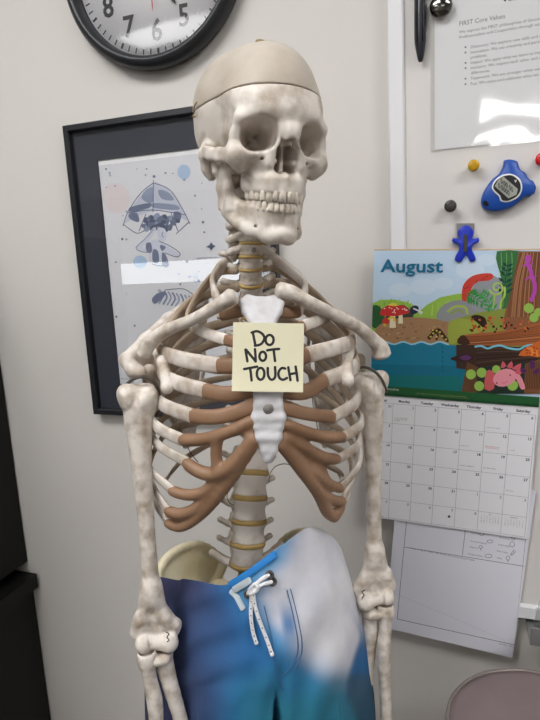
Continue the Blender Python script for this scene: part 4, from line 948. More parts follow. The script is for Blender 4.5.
# rib: (side, front bone end, lateral point, radius, [points of its own cartilage])
RIBS = {
 (-1, 1): [(222, 314, .650), (213, 285, .695), .0080, [(234, 312, .640), (246, 309, .635)]],
 (-1, 2): [(226, 340, .632), (188, 322, .690), .0066, [(240, 343, .618), (254, 344, .612)]],
 (-1, 3): [(219, 366, .624), (160, 349, .700), .0092, [(238, 366, .612), (254, 368, .608)]],
 (-1, 4): [(205, 391, .628), (158, 366, .712), .0092, [(228, 394, .614), (254, 389, .607)]],
 (-1, 5): [(192, 416, .634), (155, 388, .716), .0088, [(214, 417, .620), (238, 412, .610), (255, 404, .607)]],
 (-1, 6): [(182, 440, .642), (150, 404, .718), .0074, None],
 (-1, 7): [(187, 462, .648), (148, 418, .722), .0066, None],
 (-1, 8): [(172, 490, .664), (147, 432, .726), .0060, None],
 (-1, 9): [(168, 510, .674), (148, 450, .732), .0058, None],
 (-1, 10): [(168, 523, .684), (149, 466, .740), .0056, None],
 (-1, 11): [(176, 494, .760), (166, 480, .790), .0050, None],
 (1, 1): [(298, 311, .654), (305, 286, .700), .0080, [(288, 312, .643), (277, 311, .637)]],
 (1, 2): [(303, 326, .638), (330, 312, .698), .0066, [(292, 334, .622), (276, 344, .612)]],
 (1, 3): [(307, 355, .630), (352, 338, .712), .0092, [(292, 362, .616), (278, 368, .609)]],
 (1, 4): [(325, 380, .640), (355, 358, .722), .0090, [(305, 392, .622), (280, 390, .608)]],
 (1, 5): [(333, 417, .646), (355, 386, .730), .0076, [(308, 414, .622), (282, 408, .608)]],
 (1, 6): [(342, 438, .660), (356, 408, .736), .0066, None],
 (1, 7): [(338, 459, .672), (356, 428, .742), .0060, None],
 (1, 8): [(341, 488, .684), (355, 430, .746), .0056, None],
 (1, 9): [(342, 500, .694), (353, 446, .752), .0054, None],
 (1, 10): [(338, 514, .700), (350, 460, .758), .0054, None],
 (1, 11): [(335, 488, .776), (340, 474, .800), .0050, None],
}
for (sd, n), (Fp, Lp, r, ct_) in RIBS.items():
    c, bk, rt, up, H = VC[5 + n]                 # the thoracic vertebra
    Fw, Lw = np.array(P(*Fp)), np.array(P(*Lp))
    V0 = c + rt*sd*.016 + bk*.013 + up*.003
    lat = abs(np.dot(Lw - c, rt)); drop = c[2] - Lw[2]
    A0 = c + rt*sd*min(.034, lat*.45) + bk*.028 - UP*drop*.04
    A1 = c + rt*sd*lat*.58 + bk*.036 - UP*drop*.26
    A2 = c + rt*sd*lat*.90 + bk*.004 - UP*drop*.62; 
    B1_ = Lw*.42 + Fw*.58 + outv(Lw*.5 + Fw*.5)*(.016 if 2 < n < 9 else .008)
    pts = [V0, A0, A1, A2, Lw, B1_, Fw] if n > 1 else [V0, A0, A1*.5 + Lw*.5 + UP*.004, Lw, Fw]
    q = spline(pts, 7)
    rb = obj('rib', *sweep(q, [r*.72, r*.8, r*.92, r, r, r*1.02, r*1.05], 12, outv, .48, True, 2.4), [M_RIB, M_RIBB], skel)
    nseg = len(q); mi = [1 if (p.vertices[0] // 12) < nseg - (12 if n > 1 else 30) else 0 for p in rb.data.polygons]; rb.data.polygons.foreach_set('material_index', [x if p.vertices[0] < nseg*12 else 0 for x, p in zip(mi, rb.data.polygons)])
    if ct_:
        cp = [Fw - (np.array(P(*ct_[0])) - Fw)*.02] + [np.array(P(*x)) for x in ct_]
        tag(obj('costal_cartilage', *sweep(spline(cp, 6), [r*1.0, r*.98, r*1.0], 12, outv, .55, True, 2.4), M_CART, skel), 'brown costal cartilage of a single rib')
# lower cartilages merge into one mass on each side
def mass(polys, tris, lo_px, name):
    allp = np.array([PM(*p[:3]) for pl in polys for p in pl]); v = Vox(allp.min(0) - 16, allp.max(0) + 16, 1.5)
    for pl in polys:
        q = [(*PM(*p[:3]), p[3]) for p in pl]; q = spline(q, 4); v.chain([tuple(x) for x in q], 5)
    for a_, b_, c_ in tris: v.tri(PM(*a_), PM(*b_), PM(*c_), 2.6, 5)
    V, Q = v.net(); return tag(obj(name, V*.001, Q, M_CART, skel), 'brown cartilage joining the lower ribs to the breastbone')
L6 = [(183, 440, .641, 6.2), (205, 439, .628, 6), (228, 432, .614, 5.8), (253, 420, .607, 5.6)]
L7 = [(187, 463, .647, 5.6), (198, 471, .640, 6), (214, 474, .632, 6.6), (232, 465, .620, 7), (252, 440, .608, 6.4)]
L8 = [(172, 491, .663, 5), (188, 495, .654, 5.2), (204, 492, .645, 5.4), (216, 481, .636, 5.6), (230, 468, .624, 5.6)]
L9 = [(168, 511, .673, 5), (179, 514, .667, 5.2), (193, 510, .658, 5.4), (207, 498, .648, 5.8), (228, 474, .630, 5.6)]
L10 = [(168, 523, .682, 4.8), (181, 526, .674, 5.6), (197, 517, .662, 6), (214, 500, .646, 6.4), (234, 474, .626, 6.2), (254, 444, .609, 5)]
mass([L6, L7, L8, L9, L10, [(218, 436, .620, 4.5), (216, 454, .626, 5), (218, 472, .630, 5)]], [((240, 452, .616), (216, 476, .632), (226, 484, .634)), ((243, 428, .611), (254, 424, .607), (250, 440, .608)), ((186, 524, .672), (197, 511, .660), (208, 503, .652))], None, 'costal_cartilage')
R6 = [(342, 437, .658, 5.8), (324, 437, .640, 6), (304, 432, .624, 6), (284, 424, .609, 5.6)]
R7 = [(337, 459, .670, 5.2), (324, 458, .652, 6), (304, 448, .632, 6.4), (283, 437, .612, 6)]
R8 = [(280, 444, .610, 5), (293, 458, .624, 6.4), (305, 474, .636, 6.4), (318, 493, .656, 6), (327, 511, .676, 6.2), (334, 517, .690, 5)]
R9 = [(310, 470, .640, 5), (326, 482, .660, 5), (341, 489, .682, 4.6)]
R10 = [(320, 493, .660, 5), (333, 500, .678, 4.8), (343, 501, .692, 4.4)]
mass([R6, R7, R8, R9, R10, [(334, 517, .690, 5), (341, 507, .694, 4.6)]], [((284, 440, .612), (322, 458, .652), (306, 474, .638)), ((322, 458, .652), (306, 474, .638), (330, 488, .668)), ((306, 474, .638), (318, 493, .658), (332, 488, .670)), ((290, 430, .614), (284, 440, .612), (310, 448, .632))], None, 'costal_cartilage')
# breastbone
stn = Vox(PM(258, 380, .62) - (70, 60, 130), PM(258, 380, .62) + (70, 60, 130), 1.5)
def fan(v, cpt, ring_, r, k=3):
    for i in range(len(ring_)-1): v.tri(PM(*cpt), PM(*ring_[i]), PM(*ring_[i+1]), r, k)
fan(stn, (262, 310, .626), [(x, y, .634 - .0006*(y-297)) for x, y in ((243, 303), (248, 299), (262, 301), (276, 299), (280, 304), (278, 312), (273, 320), (252, 320), (246, 312), (243, 303))], 4.6)
side_l = [(254, 324), (256, 340), (255, 360), (257, 380), (257.5, 394), (257, 405), (256, 416), (257, 426), (260, 437), (264, 450), (267, 459)]
side_r = [(272, 324), (274, 340), (276, 360), (278, 380), (278.5, 394), (279, 405), (281, 416), (280, 426), (277, 437), (273.5, 450), (270, 459)]
dz_ = [.618, .612, .608, .606, .605, .605, .6055, .606, .607, .609, .611]
for i in range(10):
    a_, b_, c_, d_ = (*side_l[i], dz_[i]), (*side_r[i], dz_[i]), (*side_l[i+1], dz_[i+1]), (*side_r[i+1], dz_[i+1])
    stn.tri(PM(*a_), PM(*b_), PM(*c_), 4.4, 2); stn.tri(PM(*b_), PM(*c_), PM(*d_), 4.4, 2)
for y_ in (330, 358, 388, 418, 437): 
    d_ = np.interp(y_, [s_[1] for s_ in side_l], dz_); xl = np.interp(y_, [s_[1] for s_ in side_l], [s_[0] for s_ in side_l]); xr = np.interp(y_, [s_[1] for s_ in side_r], [s_[0] for s_ in side_r])
    stn.cap(PM(xl, y_, d_), PM(xr, y_, d_), 5.6, 5.6, 4)
V, Q = stn.net(); stern = tag(obj('sternum', V*.001, Q, M_PLAST, skel), 'smooth white breastbone')
q = np.array(P(268.5, 409, .6)); obj('sternum_screw', *lathe(tuple(q), BODY_F, [(.0058, -.003), (.0058, .0004), (.005, .0012), (.0005, .0014)], 20), M_GREYM, stern)

# ---------------------------------------------------------------- collar bones and shoulder blades
for pts, rr in (([(233, 296, .618), (222, 303, .622), (207, 312, .632), (192, 320, .645), (176, 326, .658), (162, 333, .668), (150, 343, .676), (143, 355, .680)], [.0108, .0094, .0080, .0077, .0080, .0090, .0100, .0092]),
                ([(279, 290, .630), (291, 293, .632), (308, 302, .640), (327, 311, .654), (344, 319, .670), (361, 329, .686), (374, 341, .700), (380, 348, .706), (382, 355, .708)], [.0106, .0100, .0090, .0082, .0082, .0086, .0096, .0120, .0125])):
    obj('clavicle', *sweep(spline([np.array(P(*p)) for p in pts], 6), rr, 16, None, .9), M_BONE2, skel)
sc_l = Vox(PM(168, 370, .76) - (75, 160, 130), PM(168, 370, .76) + (75, 105, 130), 1.7)
sc_l.chain([tuple([*PM(x, y, d), r]) for x, y, d, r in ((187, 304, .800, 6), (168, 319, .775, 7.5), (146, 340, .740, 8.5), (127, 360, .708, 9), (134, 370, .696, 9.5), (141, 372, .692, 7.5))], 6)
sc_l.tri(PM(186, 308, .80), PM(130, 362, .710), PM(152, 372, .74), 4.5, 5)
sc_l.chain([tuple([*PM(x, y, d), r]) for x, y, d, r in ((158, 352, .725, 7.5), (163, 362, .676, 7), (166, 376, .656, 6.4), (167, 388, .648, 7.4))], 5)
sc_l.chain([tuple([*PM(x, y, d), r]) for x, y, d, r in ((150, 378, .716, 10), (158, 385, .730, 9))], 5, e=(0, 0, 8))
tl_ = (190, 302, .815); g_ = (156, 372, .735); inf = (190, 455, .845); sup = (206, 296, .82)
sc_l.tri(PM(*g_), PM(*sup), PM(*inf), 2.6, 4); sc_l.chain([tuple([*PM(x, y, d), 4.5]) for x, y, d in (g_, (170, 415, .80), inf)], 4); sc_l.chain([tuple([*PM(x, y, d), 3.5]) for x, y, d in (inf, (203, 370, .845), sup, (178, 318, .775), (160, 348, .735))], 4)
sc_l.chain([tuple([*PM(x, y, d), r]) for x, y, d, r in ((187, 305, .800, 4), (205, 345, .835, 3))], 4)
V, Q = sc_l.net(); obj('scapula', V*.001, Q, M_RIB, skel)
sc_r = Vox(PM(350, 370, .78) - (75, 165, 130), PM(350, 370, .78) + (75, 105, 130), 1.7)
sc_r.chain([tuple([*PM(x, y, d), r]) for x, y, d, r in ((322, 308, .815, 5), (345, 318, .79, 6), (366, 334, .755, 6.5), (380, 350, .728, 8), (378, 354, .716, 8.5))], 6)
sc_r.chain([tuple([*PM(x, y, d), r]) for x, y, d, r in ((352, 350, .752, 7), (348, 353, .688, 6.8), (346.5, 368, .656, 6.6), (348, 381, .646, 7.4))], 5)
sc_r.chain([tuple([*PM(x, y, d), r]) for x, y, d, r in ((358, 366, .740, 10), (352, 372, .752, 9))], 5, e=(0, 0, 8))
g_ = (352, 362, .755); inf = (325, 445, .855); sup = (308, 292, .83)
sc_r.tri(PM(*g_), PM(*sup), PM(*inf), 2.6, 4); sc_r.chain([tuple([*PM(x, y, d), 4.5]) for x, y, d in (g_, (342, 405, .815), inf)], 4); sc_r.chain([tuple([*PM(x, y, d), 3.5]) for x, y, d in (inf, (308, 365, .855), sup, (332, 310, .79), (350, 338, .755))], 4)
V, Q = sc_r.net(); obj('scapula', V*.001, Q, M_RIB, skel)

# ---------------------------------------------------------------- arms
def frame(top, bot, back=BB):
    z = _n(np.array(top) - np.array(bot)); y = _n(back - z*np.dot(back, z)); x = np.cross(y, z); M = np.eye(4); M[:3, 0], M[:3, 1], M[:3, 2], M[:3, 3] = x, y, z, np.array(top); return M
def humerus(top, bot, s, sc):
    L = np.linalg.norm(np.array(top) - np.array(bot)) * 1000 / sc
    v = Vox((-42, -36, -L - 14), (42, 36, 12), 1.6)
    def q(x, y, z): return (s*x, y, z)
    v.ell(q(6, 5, -21), (20, 20, 20), 0); v.ell(q(-10, -3, -18), (14, 16, 17), 7); v.ell(q(4, -13, -22), (8, 8, 11), 5)
    v.cap(q(-4, -20, -4), q(-2, -17, -48), 3.0, 2.0, 3, 's'); v.ell(q(-16, -6, -10), (9, 11, 10), 6); v.ell(q(14, -8, -14), (9, 10, 10), 5)
    v.chain([tuple(a) for a in spline([(*q(-1, 0, -28), 18.5), (*q(-2, 0, -46), 16.5), (*q(-2, -1, -72), 13.6), (*q(-1.5, -1, -104), 11.8), (*q(-.5, 0, -150), 10.2), (*q(0, 1, -190), 9.6), (*q(1, 1, -L+100), 9.8), (*q(2, 1, -L+66), 10.8)], 5)], 1.5)
    v.chain([(*q(2, 1, -L+78), 9.5), (*q(15, 2, -L+38), 8), (*q(28, 3, -L+26), 7.5)], 10); v.chain([(*q(0, 1, -L+78), 9.5), (*q(-13, 0, -L+38), 8), (*q(-20, 0, -L+24), 7.5)], 10)
    v.ell(q(3, 2, -L+30), (18, 7, 20), 8); v.cap(q(27, 3, -L+26), q(27, 2, -L+19), 7, 6, 5)
    v.cap(q(-1, -4, -L+11), q(6, -4, -L+10), 9, 8, 3); v.cap(q(6, -4, -L+10), q(19, -4, -L+8), 8, 12, 3); v.ell(q(-11, -7, -L+12), (10, 11, 11), 3)
    v.ell(q(7, -12, -L+30), (8, 8, 7), 4, 's'); v.cap(q(-3, -14, -L+6), q(-3, -12, -L+20), 2.2, 1.6, 2, 's'); v.cap(q(18, -9, -L+24), q(24, -6, -L+22), 2.4, 2, 3, 's'); v.cap(q(-16, -6, -L+50), q(-20, -4, -L+26), 3, 3, 4); v.cap(q(14, -4, -L+46), q(26, -3, -L+28), 3, 3, 4); v.ell(q(-11, -12, -L+31), (6, 5, 6), 5, 's'); v.ell(q(6, 12, -L+27), (9, 8, 9), 5, 's')
    M = frame(top, bot); M[:3, :3] *= sc; V, Q = v.net(); return obj('humerus', xf(V, M), Q, M_BONE2, skel), M, L
def forearm(M, L, s, wr_r, wr_u):
    Mi = np.linalg.inv(np.vstack([np.hstack([M[:3, :3], M[:3, 3:4]]), [0, 0, 0, 1]]))
    def loc(p): return (Mi @ np.array([*p, 1.0]))[:3] * 1000
    a, b = loc(wr_r), loc(wr_u)
    def build(name, f, lo, hi):
        v = Vox(lo, hi, 1.6); f(v); V, Q = v.net(); return obj(name, xf(V, M), Q, M_BONE2, skel)
    h0 = np.array((s*-8, -8, -L - 3.0))
    def rad(v):
        d = (a - h0); w = h0 + d*np.array((.05, .05, .04)); v.cap(h0, h0 + (0, 0, -6), 12, 12, 2); v.chain([tuple(k_) for k_ in spline([(*(h0 + (0, 0, -6)), 10.5), (*(h0 + d*.08), 8.2), (*(h0 + d*.16 + (s*2, 0, 0)), 9.4), (*(h0 + d*.27 + (s*0, 0, 0)), 8.2), (*(h0 + d*.5 + (s*-4, 0, 0)), 7.8), (*(h0 + d*.85), 9), (*a, 13)], 5)], 1.5)
        v.ell(h0 + (0, 0, 6), (9, 9, 5), 2, 's')
    u0 = np.array((s*10, 2, -L - 4.0))
    def uln(v):
        d = b - u0; v.cap((s*9, 15, -L+16), (s*9, 12, -L-8), 9, 10, 5, e=(5, 0, 0)); v.cap((s*9, -12, -L-9), (s*9, 4, -L-12), 6, 9, 5, e=(5, 0, 0)); v.chain([tuple(k_) for k_ in spline([(*(u0 + (0, 4, -8)), 11.5), (*(u0 + d*.12), 9.8), (*(u0 + d*.35 + (s*3, 3, 0)), 8), (*(u0 + d*.7), 6.8), (*b, 8)], 5)], 1.5)
        v.cap((-20, -4, -L+9.5), (30, -4, -L+9.5), 12.5, 12.5, 2, 's')
    lo = np.minimum(np.minimum(a, b), h0) - 34; hi = np.maximum(np.maximum(a, b), u0) + 40
    build('radius', rad, lo, hi); build('ulna', uln, lo, hi)
_, Ml, Ll = humerus(P(138.5, 383, .664), P(153.5, 649, .690), 1, 1.0)
forearm(Ml, Ll, 1, P(184, 925, .715), P(226, 920, .715))
_, Mr, Lr = humerus(P(368.5, 371, .722), P(378, 604, .752), -1, .96)
forearm(Mr, Lr, -1, P(381, 850, .765), P(366, 850, .785))
# elbow wires, shoulder bands, spring
for c_, d_, s in (((168, 636), .674, 1), ((363, 594), .738, -1)):
    q = [np.array(P(c_[0] + s*x, c_[1] + y, d_)) for x, y in ((-2, -4), (1, -2), (-1, 1), (1, 4), (-1, 6))]; obj('elbow_wire', *sweep(spline(q, 4), .0007, 6), M_BLACKW, skel)
for pts in ([(119, 398, .690), (124, 387, .668), (136, 378, .655), (149, 378, .655), (157, 388, .660), (160, 404, .672), (157, 416, .69)], [(356, 369, .712), (364, 367, .704), (374, 371, .702), (382, 380, .704), (387, 392, .716)]):
    obj('shoulder_band', *sweep(spline([np.array(P(*p)) for p in pts], 6), .0019, 8), M_STRAP, skel)
q = np.array(P(164, 405, .66)); obj('shoulder_ring', *sweep([q + BX*.0038*math.cos(a) + UP*.0038*math.sin(a) for a in np.linspace(0, 2*PI, 17)[:-1]], .0008, 6, closed=True), M_STEEL, skel)
for pts in ([(269, 482, .735), (270, 474, .715), (275, 467, .690), (283, 464, .665), (291, 465, .645)], [(230, 488, .74), (227, 496, .74), (230, 503, .74), (236, 506, .735)], [(180, 425, .70), (184, 438, .66), (190, 452, .662), (198, 462, .655)], [(312, 395, .70), (314, 412, .70), (318, 430, .70)]):
    obj('wire', *sweep(spline([np.array(P(*p)) for p in pts], 6), .0005, 6), M_BLACKW, skel)

# ---------------------------------------------------------------- pelvis and thighs
for side, crest, mid, hip in ((-1, [(166, 600, .765), (159, 580, .772), (164, 562, .78), (178, 550, .795), (196, 545, .81), (212, 551, .825), (222, 566, .835)], (200, 612, .80), (192, 665, .785)),
                              (1, [(338, 590, .72), (341, 565, .74), (334, 546, .76), (322, 536, .785), (305, 532, .81), (288, 537, .83), (274, 552, .84)], (303, 605, .79), (318, 650, .755))):
    pp = [PM(*p) for p in crest]; v = Vox(np.minimum.reduce(pp + [PM(*mid), PM(*hip)]) - (40, 45, 70), np.maximum.reduce(pp + [PM(*mid), PM(*hip)]) + (40, 45, 40), 1.8)
    cr_ = spline(pp, 3)
    for a_, b_ in zip(cr_[:-1], cr_[1:]): v.tri(a_, b_, PM(*mid), 3.2, 4); v.cap(a_, b_, 5.5, 5.5, 4)
    v.tri(PM(*mid), pp[0], PM(*hip), 6, 8); v.tri(PM(*mid), pp[-1], PM(*hip), 6, 8); v.ell(PM(*hip), (27, 27, 27), 12)
    pub = PM(256, 690, .69); isc = PM(256 + side*38, 740, .77)
    v.chain([(*PM(*hip), 12), (*((PM(*hip)+pub)/2 + (0, 0, 6)), 8), (*pub, 9)], 8); v.chain([(*PM(*hip), 14), (*isc, 12)], 8); v.chain([(*isc, 10), (*((isc+pub)/2), 6), (*pub, 7)], 6)
    V, Q = v.net(); obj('hip_bone', V*.001, Q, M_PELV, skel)
v = Vox(PM(250, 610, .80) - (70, 60, 90), PM(250, 610, .80) + (70, 60, 70), 1.8)
v.ell(PM(249, 586, .765), (24, 17, 12), 0)
for s in (-1, 1):
    v.chain([tuple([*PM(249 + s*x, y, d), r]) for x, y, d, r in ((10, 590, .79, 8), (26, 586, .81, 8), (37, 582, .825, 7))], 6); v.tri(PM(249 + s*30, 590, .82), PM(249, 592, .79), PM(250, 640, .83), 8, 8)
v.chain([(*PM(249, 575, .775), 15), (*PM(250, 620, .82), 11), (*PM(250, 655, .80), 6)], 8)
V, Q = v.net(); obj('sacrum', V*.001, Q, M_PELV, skel)
for hip, kn in (((192, 668, .785), (186, 1010, .79)), ((318, 655, .76), (300, 985, .79))):
    h_, k_ = PM(*hip), PM(*kn); sd = np.sign(kn[0] - 250); lat = h_ + BX*1000*.045*sd - UP*30
    v = Vox(np.minimum(h_, k_) - 60, np.maximum(h_, k_) + 60, 2.2); v.chain([(*h_, 22), (*(h_*.4 + lat*.6), 13), (*lat, 16)], 6)
    v.chain([(*lat, 15), (*(lat*.5 + k_*.5 - BB*8), 13), (*(k_ + UP*40), 16)], 10); v.cap(k_ - BX*20 + UP*8, k_ - BX*22 - UP*6, 18, 18, 8); v.cap(k_ + BX*20 + UP*8, k_ + BX*22 - UP*6, 18, 18, 8)
    V, Q = v.net(); obj('femur', V*.001, Q, M_BONE2, skel)
    an = k_ - UP*(k_[2] - 110); tb = k_ - UP*38
    obj('tibia', *sweep(spline([tb*.001, (tb*.8 + an*.2)*.001, (tb*.45 + an*.55)*.001, an*.001], 5), [.030, .019, .012, .011, .017], 14), M_BONE2, skel)

v = Vox(PM(248, 560, .755) - (60, 40, 40), PM(248, 560, .755) + (60, 40, 40), 1.6)
v.chain([tuple([*PM(x, y, d), r]) for x, y, d, r in ((240, 566, .748, 8), (227, 561, .752, 5.2), (213, 553, .760, 6))], 4); v.chain([tuple([*PM(x, y, d), r]) for x, y, d, r in ((258, 562, .752, 8), (272, 553, .760, 5), (280, 546, .768, 6.4))], 4)
V, Q = v.net(); obj('transverse_process', V*.001, Q, M_BONE, skel)

# stand the skeleton hangs from: a pole hidden behind the spine
pb_, pt_ = np.array(P(252, 600, .835)), np.array(P(253, 230, .775))
ax_ = pt_ - pb_; bx_ = pb_ - ax_ * (pb_[2] - .03) / ax_[2]
obj('stand_pole', *sweep([bx_, (bx_ + pt_)/2, pt_], .008, 14), M_STEEL, skel)
for k in range(5):
    a_ = 2*PI*k/5 - PI/2; e = np.array((bx_[0] + .22*math.cos(a_), min(bx_[1] + .22*math.sin(a_), D_WALL - .03), .035)); lg = obj('stand_leg', *sweep([bx_ + UP*.05, (bx_ + UP*.05 + e)/2, e], .011, 10), M_STEEL, skel)
    obj('caster', *lathe((e[0], e[1] , .020), (math.sin(a_), -math.cos(a_), 0), [(.001, -.009), (.017, -.009), (.0195, -.005), (.0195, .005), (.017, .009), (.001, .009)], 18), M_BLACK, lg)

# ================================================================== sticky note
n0, n1, n2 = P(233.2, 322.2, .5975), P(304, 323.6, .599), P(233.4, 391, .5965)
st = Sheet(np.array(n0), np.array(n1), np.array(n2), .0006)
st.bow = lambda u, v: .0022*max(0, v-.4)**2*4 + .0006*math.sin(3*u)
st.base(rgb(222, 216, 186), 16)
ink = rgb(28, 27, 30)
def Nn(l): return [(220 + x/4.235, 310 + y/4.235) for x, y in l]
def el(cx, cy, rx, ry, a0=0, a1=2*PI): return [(cx + rx*math.cos(a), cy + ry*math.sin(a)) for a in np.linspace(a0, a1, 17)]
for l, sm in (([(139, 94), (144, 120), (150, 150)], 4), ([(134, 96), (156, 90), (178, 100), (188, 118), (180, 138), (166, 148), (148, 151)], 4), (el(210, 127, 17, 21), 2),
          ([(108, 168), (112, 192), (116, 217)], 4), ([(110, 168), (130, 192), (150, 216)], 3), ([(148, 166), (150, 190), (151, 218)], 4), (el(181, 196, 14, 19), 2), ([(200, 171), (226, 167), (250, 165)], 3), ([(227, 168), (230, 192), (233, 216)], 3),
          ([(103, 250), (130, 245), (157, 240)], 3), ([(128, 247), (131, 272), (134, 298)], 3), (el(172, 270, 16, 25), 2), ([(202, 246), (203, 274), (212, 292), (224, 294), (234, 280), (233, 242)], 4),
          ([(276, 248), (262, 246), (250, 258), (247, 274), (254, 290), (268, 295), (283, 288)], 4), ([(289, 243), (293, 268), (298, 297)], 3), ([(320, 240), (324, 268), (328, 299)], 3), ([(294, 272), (310, 269), (325, 267)], 3)):
    st.line(Nn(l), 2.6, ink, sm)
    for e in (Nn(l)[0], Nn(l)[-1]): st.disc(e[0], e[1], 1.3, None, ink, 0, False)
o = st.build('sticky_note', M_SHEET); tag(o, 'pale yellow sticky note on the breastbone with DO NOT TOUCH in black marker', 'note')

# ================================================================== swim shorts
WAIST = [(156, 578, .762), (175, 579, .730), (200, 582, .690), (225, 584, .660), (243, 574, .646), (262, 560, .642), (286, 542, .652), (309, 527, .690), (326, 532, .715), (341, 548, .738), (346, 580, .78), (330, 606, .84), (290, 626, .872), (250, 634, .88), (205, 628, .87), (165, 606, .84), (152, 590, .80)]
HIPS = [(152, 625, .772), (170, 625, .732), (198, 626, .688), (224, 626, .656), (247, 624, .640), (272, 622, .636), (300, 618, .646), (326, 614, .668), (344, 612, .700), (357, 612, .735), (362, 630, .78), (346, 655, .85), (300, 672, .89), (250, 680, .90), (200, 674, .89), (163, 650, .85), (150, 635, .81)]
LOWR = [(147, 685, .780), (166, 685, .738), (194, 686, .694), (222, 688, .658), (252, 690, .640), (281, 690, .634), (306, 688, .646), (332, 686, .668), (351, 684, .705), (370, 684, .748), (373, 700, .79), (356, 720, .85), (306, 734, .89), (256, 742, .90), (206, 736, .89), (162, 715, .86), (146, 700, .82)]
FRONT_I, BACK_I = 4.9, 13.0
def ring3(tab, n): 
    q = spline([np.array(P(*p)) for p in tab], 12, True); q = np.array(q); N = len(q); f_, b_ = int(FRONT_I*12), int(BACK_I*12)
    a = q[np.arange(f_, b_+1)]; c = q[np.arange(b_, f_+N+1) % N]       # front->right->back, back->left->front
    def rs(z, m): t = np.linspace(0, len(z)-1, m+1); return np.stack([np.interp(t, np.arange(len(z)), z[:, k]) for k in range(3)], 1)
    return np.concatenate([rs(a, n)[:-1], rs(c, n)[:-1]])
NH = 90
w0, h0_, l0 = ring3(WAIST, NH), ring3(HIPS, NH), ring3(LOWR, NH)
rings = []
NV = 70
for i in range(NV+1):
    t_ = i/NV
    rings.append(((1-t_)*(1-2*t_))*w0 + 4*t_*(1-t_)*h0_ + t_*(2*t_-1)*l0)
V = [p for r in rings for p in r]; NR = 2*NH; Fc = []
for j in range(NV):
    for i in range(NR): Fc.append((j*NR+i, (j+1)*NR+i, (j+1)*NR+(i+1) % NR, j*NR+(i+1) % NR))
top_n = len(V); last = rings[-1]; fr, bc = last[0], last[NH]; NCR = 12
cro = [fr + (bc-fr)*k/NCR - UP*(.022*math.sin(PI*k/NCR)) + BB*.0 for k in range(1, NCR)]        # crotch seam, front -> back
cro_i = list(range(top_n, top_n+NCR-1)); V += cro
ringR = [NV*NR + i for i in range(0, NH+1)] + cro_i[::-1]                                           # front..right..back, crotch back->front
ringL = [NV*NR + (NH + i) % NR for i in range(0, NH+1)] + cro_i                                        # back..left..front, crotch front->back
leg_rows = {}
for nm, idx, dx in (('r', ringR, .006), ('l', ringL, -.016)):
    prev = idx; base_p = np.array([V[i] for i in idx]); cen = base_p.mean(0)
    for j in range(1, 23):
        s = j/22; drop = UP * .26 * s; n0 = len(V)
        for p in base_p:
            in_ = np.dot(p - cen, BX) * (-1 if nm == 'r' else 1)
            q = p.copy(); q = q - drop * (1 if j > 1 else 1); q = q + BX*dx*s*.9
            zt = base_p[:, 2].mean() - .26*s; q[2] = q[2]*(1 - min(1, s*1.5)) + zt*min(1, s*1.5) if s*1.5 < 1 else zt
            if in_ > 0: q = q - BX * dx * -0 + BX * (.010 if nm == 'r' else -.010) * min(1, s*4)
            V.append(q)
        cur = list(range(n0, n0+len(idx))); m_ = len(idx)
        for i in range(m_): Fc.append((prev[i], cur[i], cur[(i+1) % m_], prev[(i+1) % m_]))
        prev = cur
V = np.array(V)
# wrinkles: shallow folds that run out from the crotch and across the hips
def folds(p):
    px, py = proj(p); d = 0
    d += .0030*math.sin((py - 625 + .35*(px-200))*.16) * math.exp(-((px-190)/55)**2) 
    d += .0035*math.sin((px*.8 + py*.55)*.11) * math.exp(-((px-315)/45)**2 - ((py-640)/90)**2)
    d += .004*math.exp(-((px-284 - (py-640)*-.02)/5)**2)/(1 + math.exp(-(py-662)/7)) * -1
    d += .0022*math.sin(px*.21 + .05*py) * min(1, max(0, (py-640)/60))
    return d
V = np.array([p + (BODY_F if np.dot(p - np.array(P(250, 640, .75)), BODY_F) > 0 else BB)*folds(p) for p in V])
NAVY, INDI, BLU, CYA, TEAL, WHT = (np.array(rgb(*c)[:3]) for c in ((60, 62, 94), (58, 86, 134), (44, 116, 178), (92, 166, 206), (40, 122, 146), (226, 226, 232)))
rg = np.random.RandomState(3); ph = rg.uniform(0, 6, (6, 2)); fq = rg.uniform(.02, .09, (6, 2))
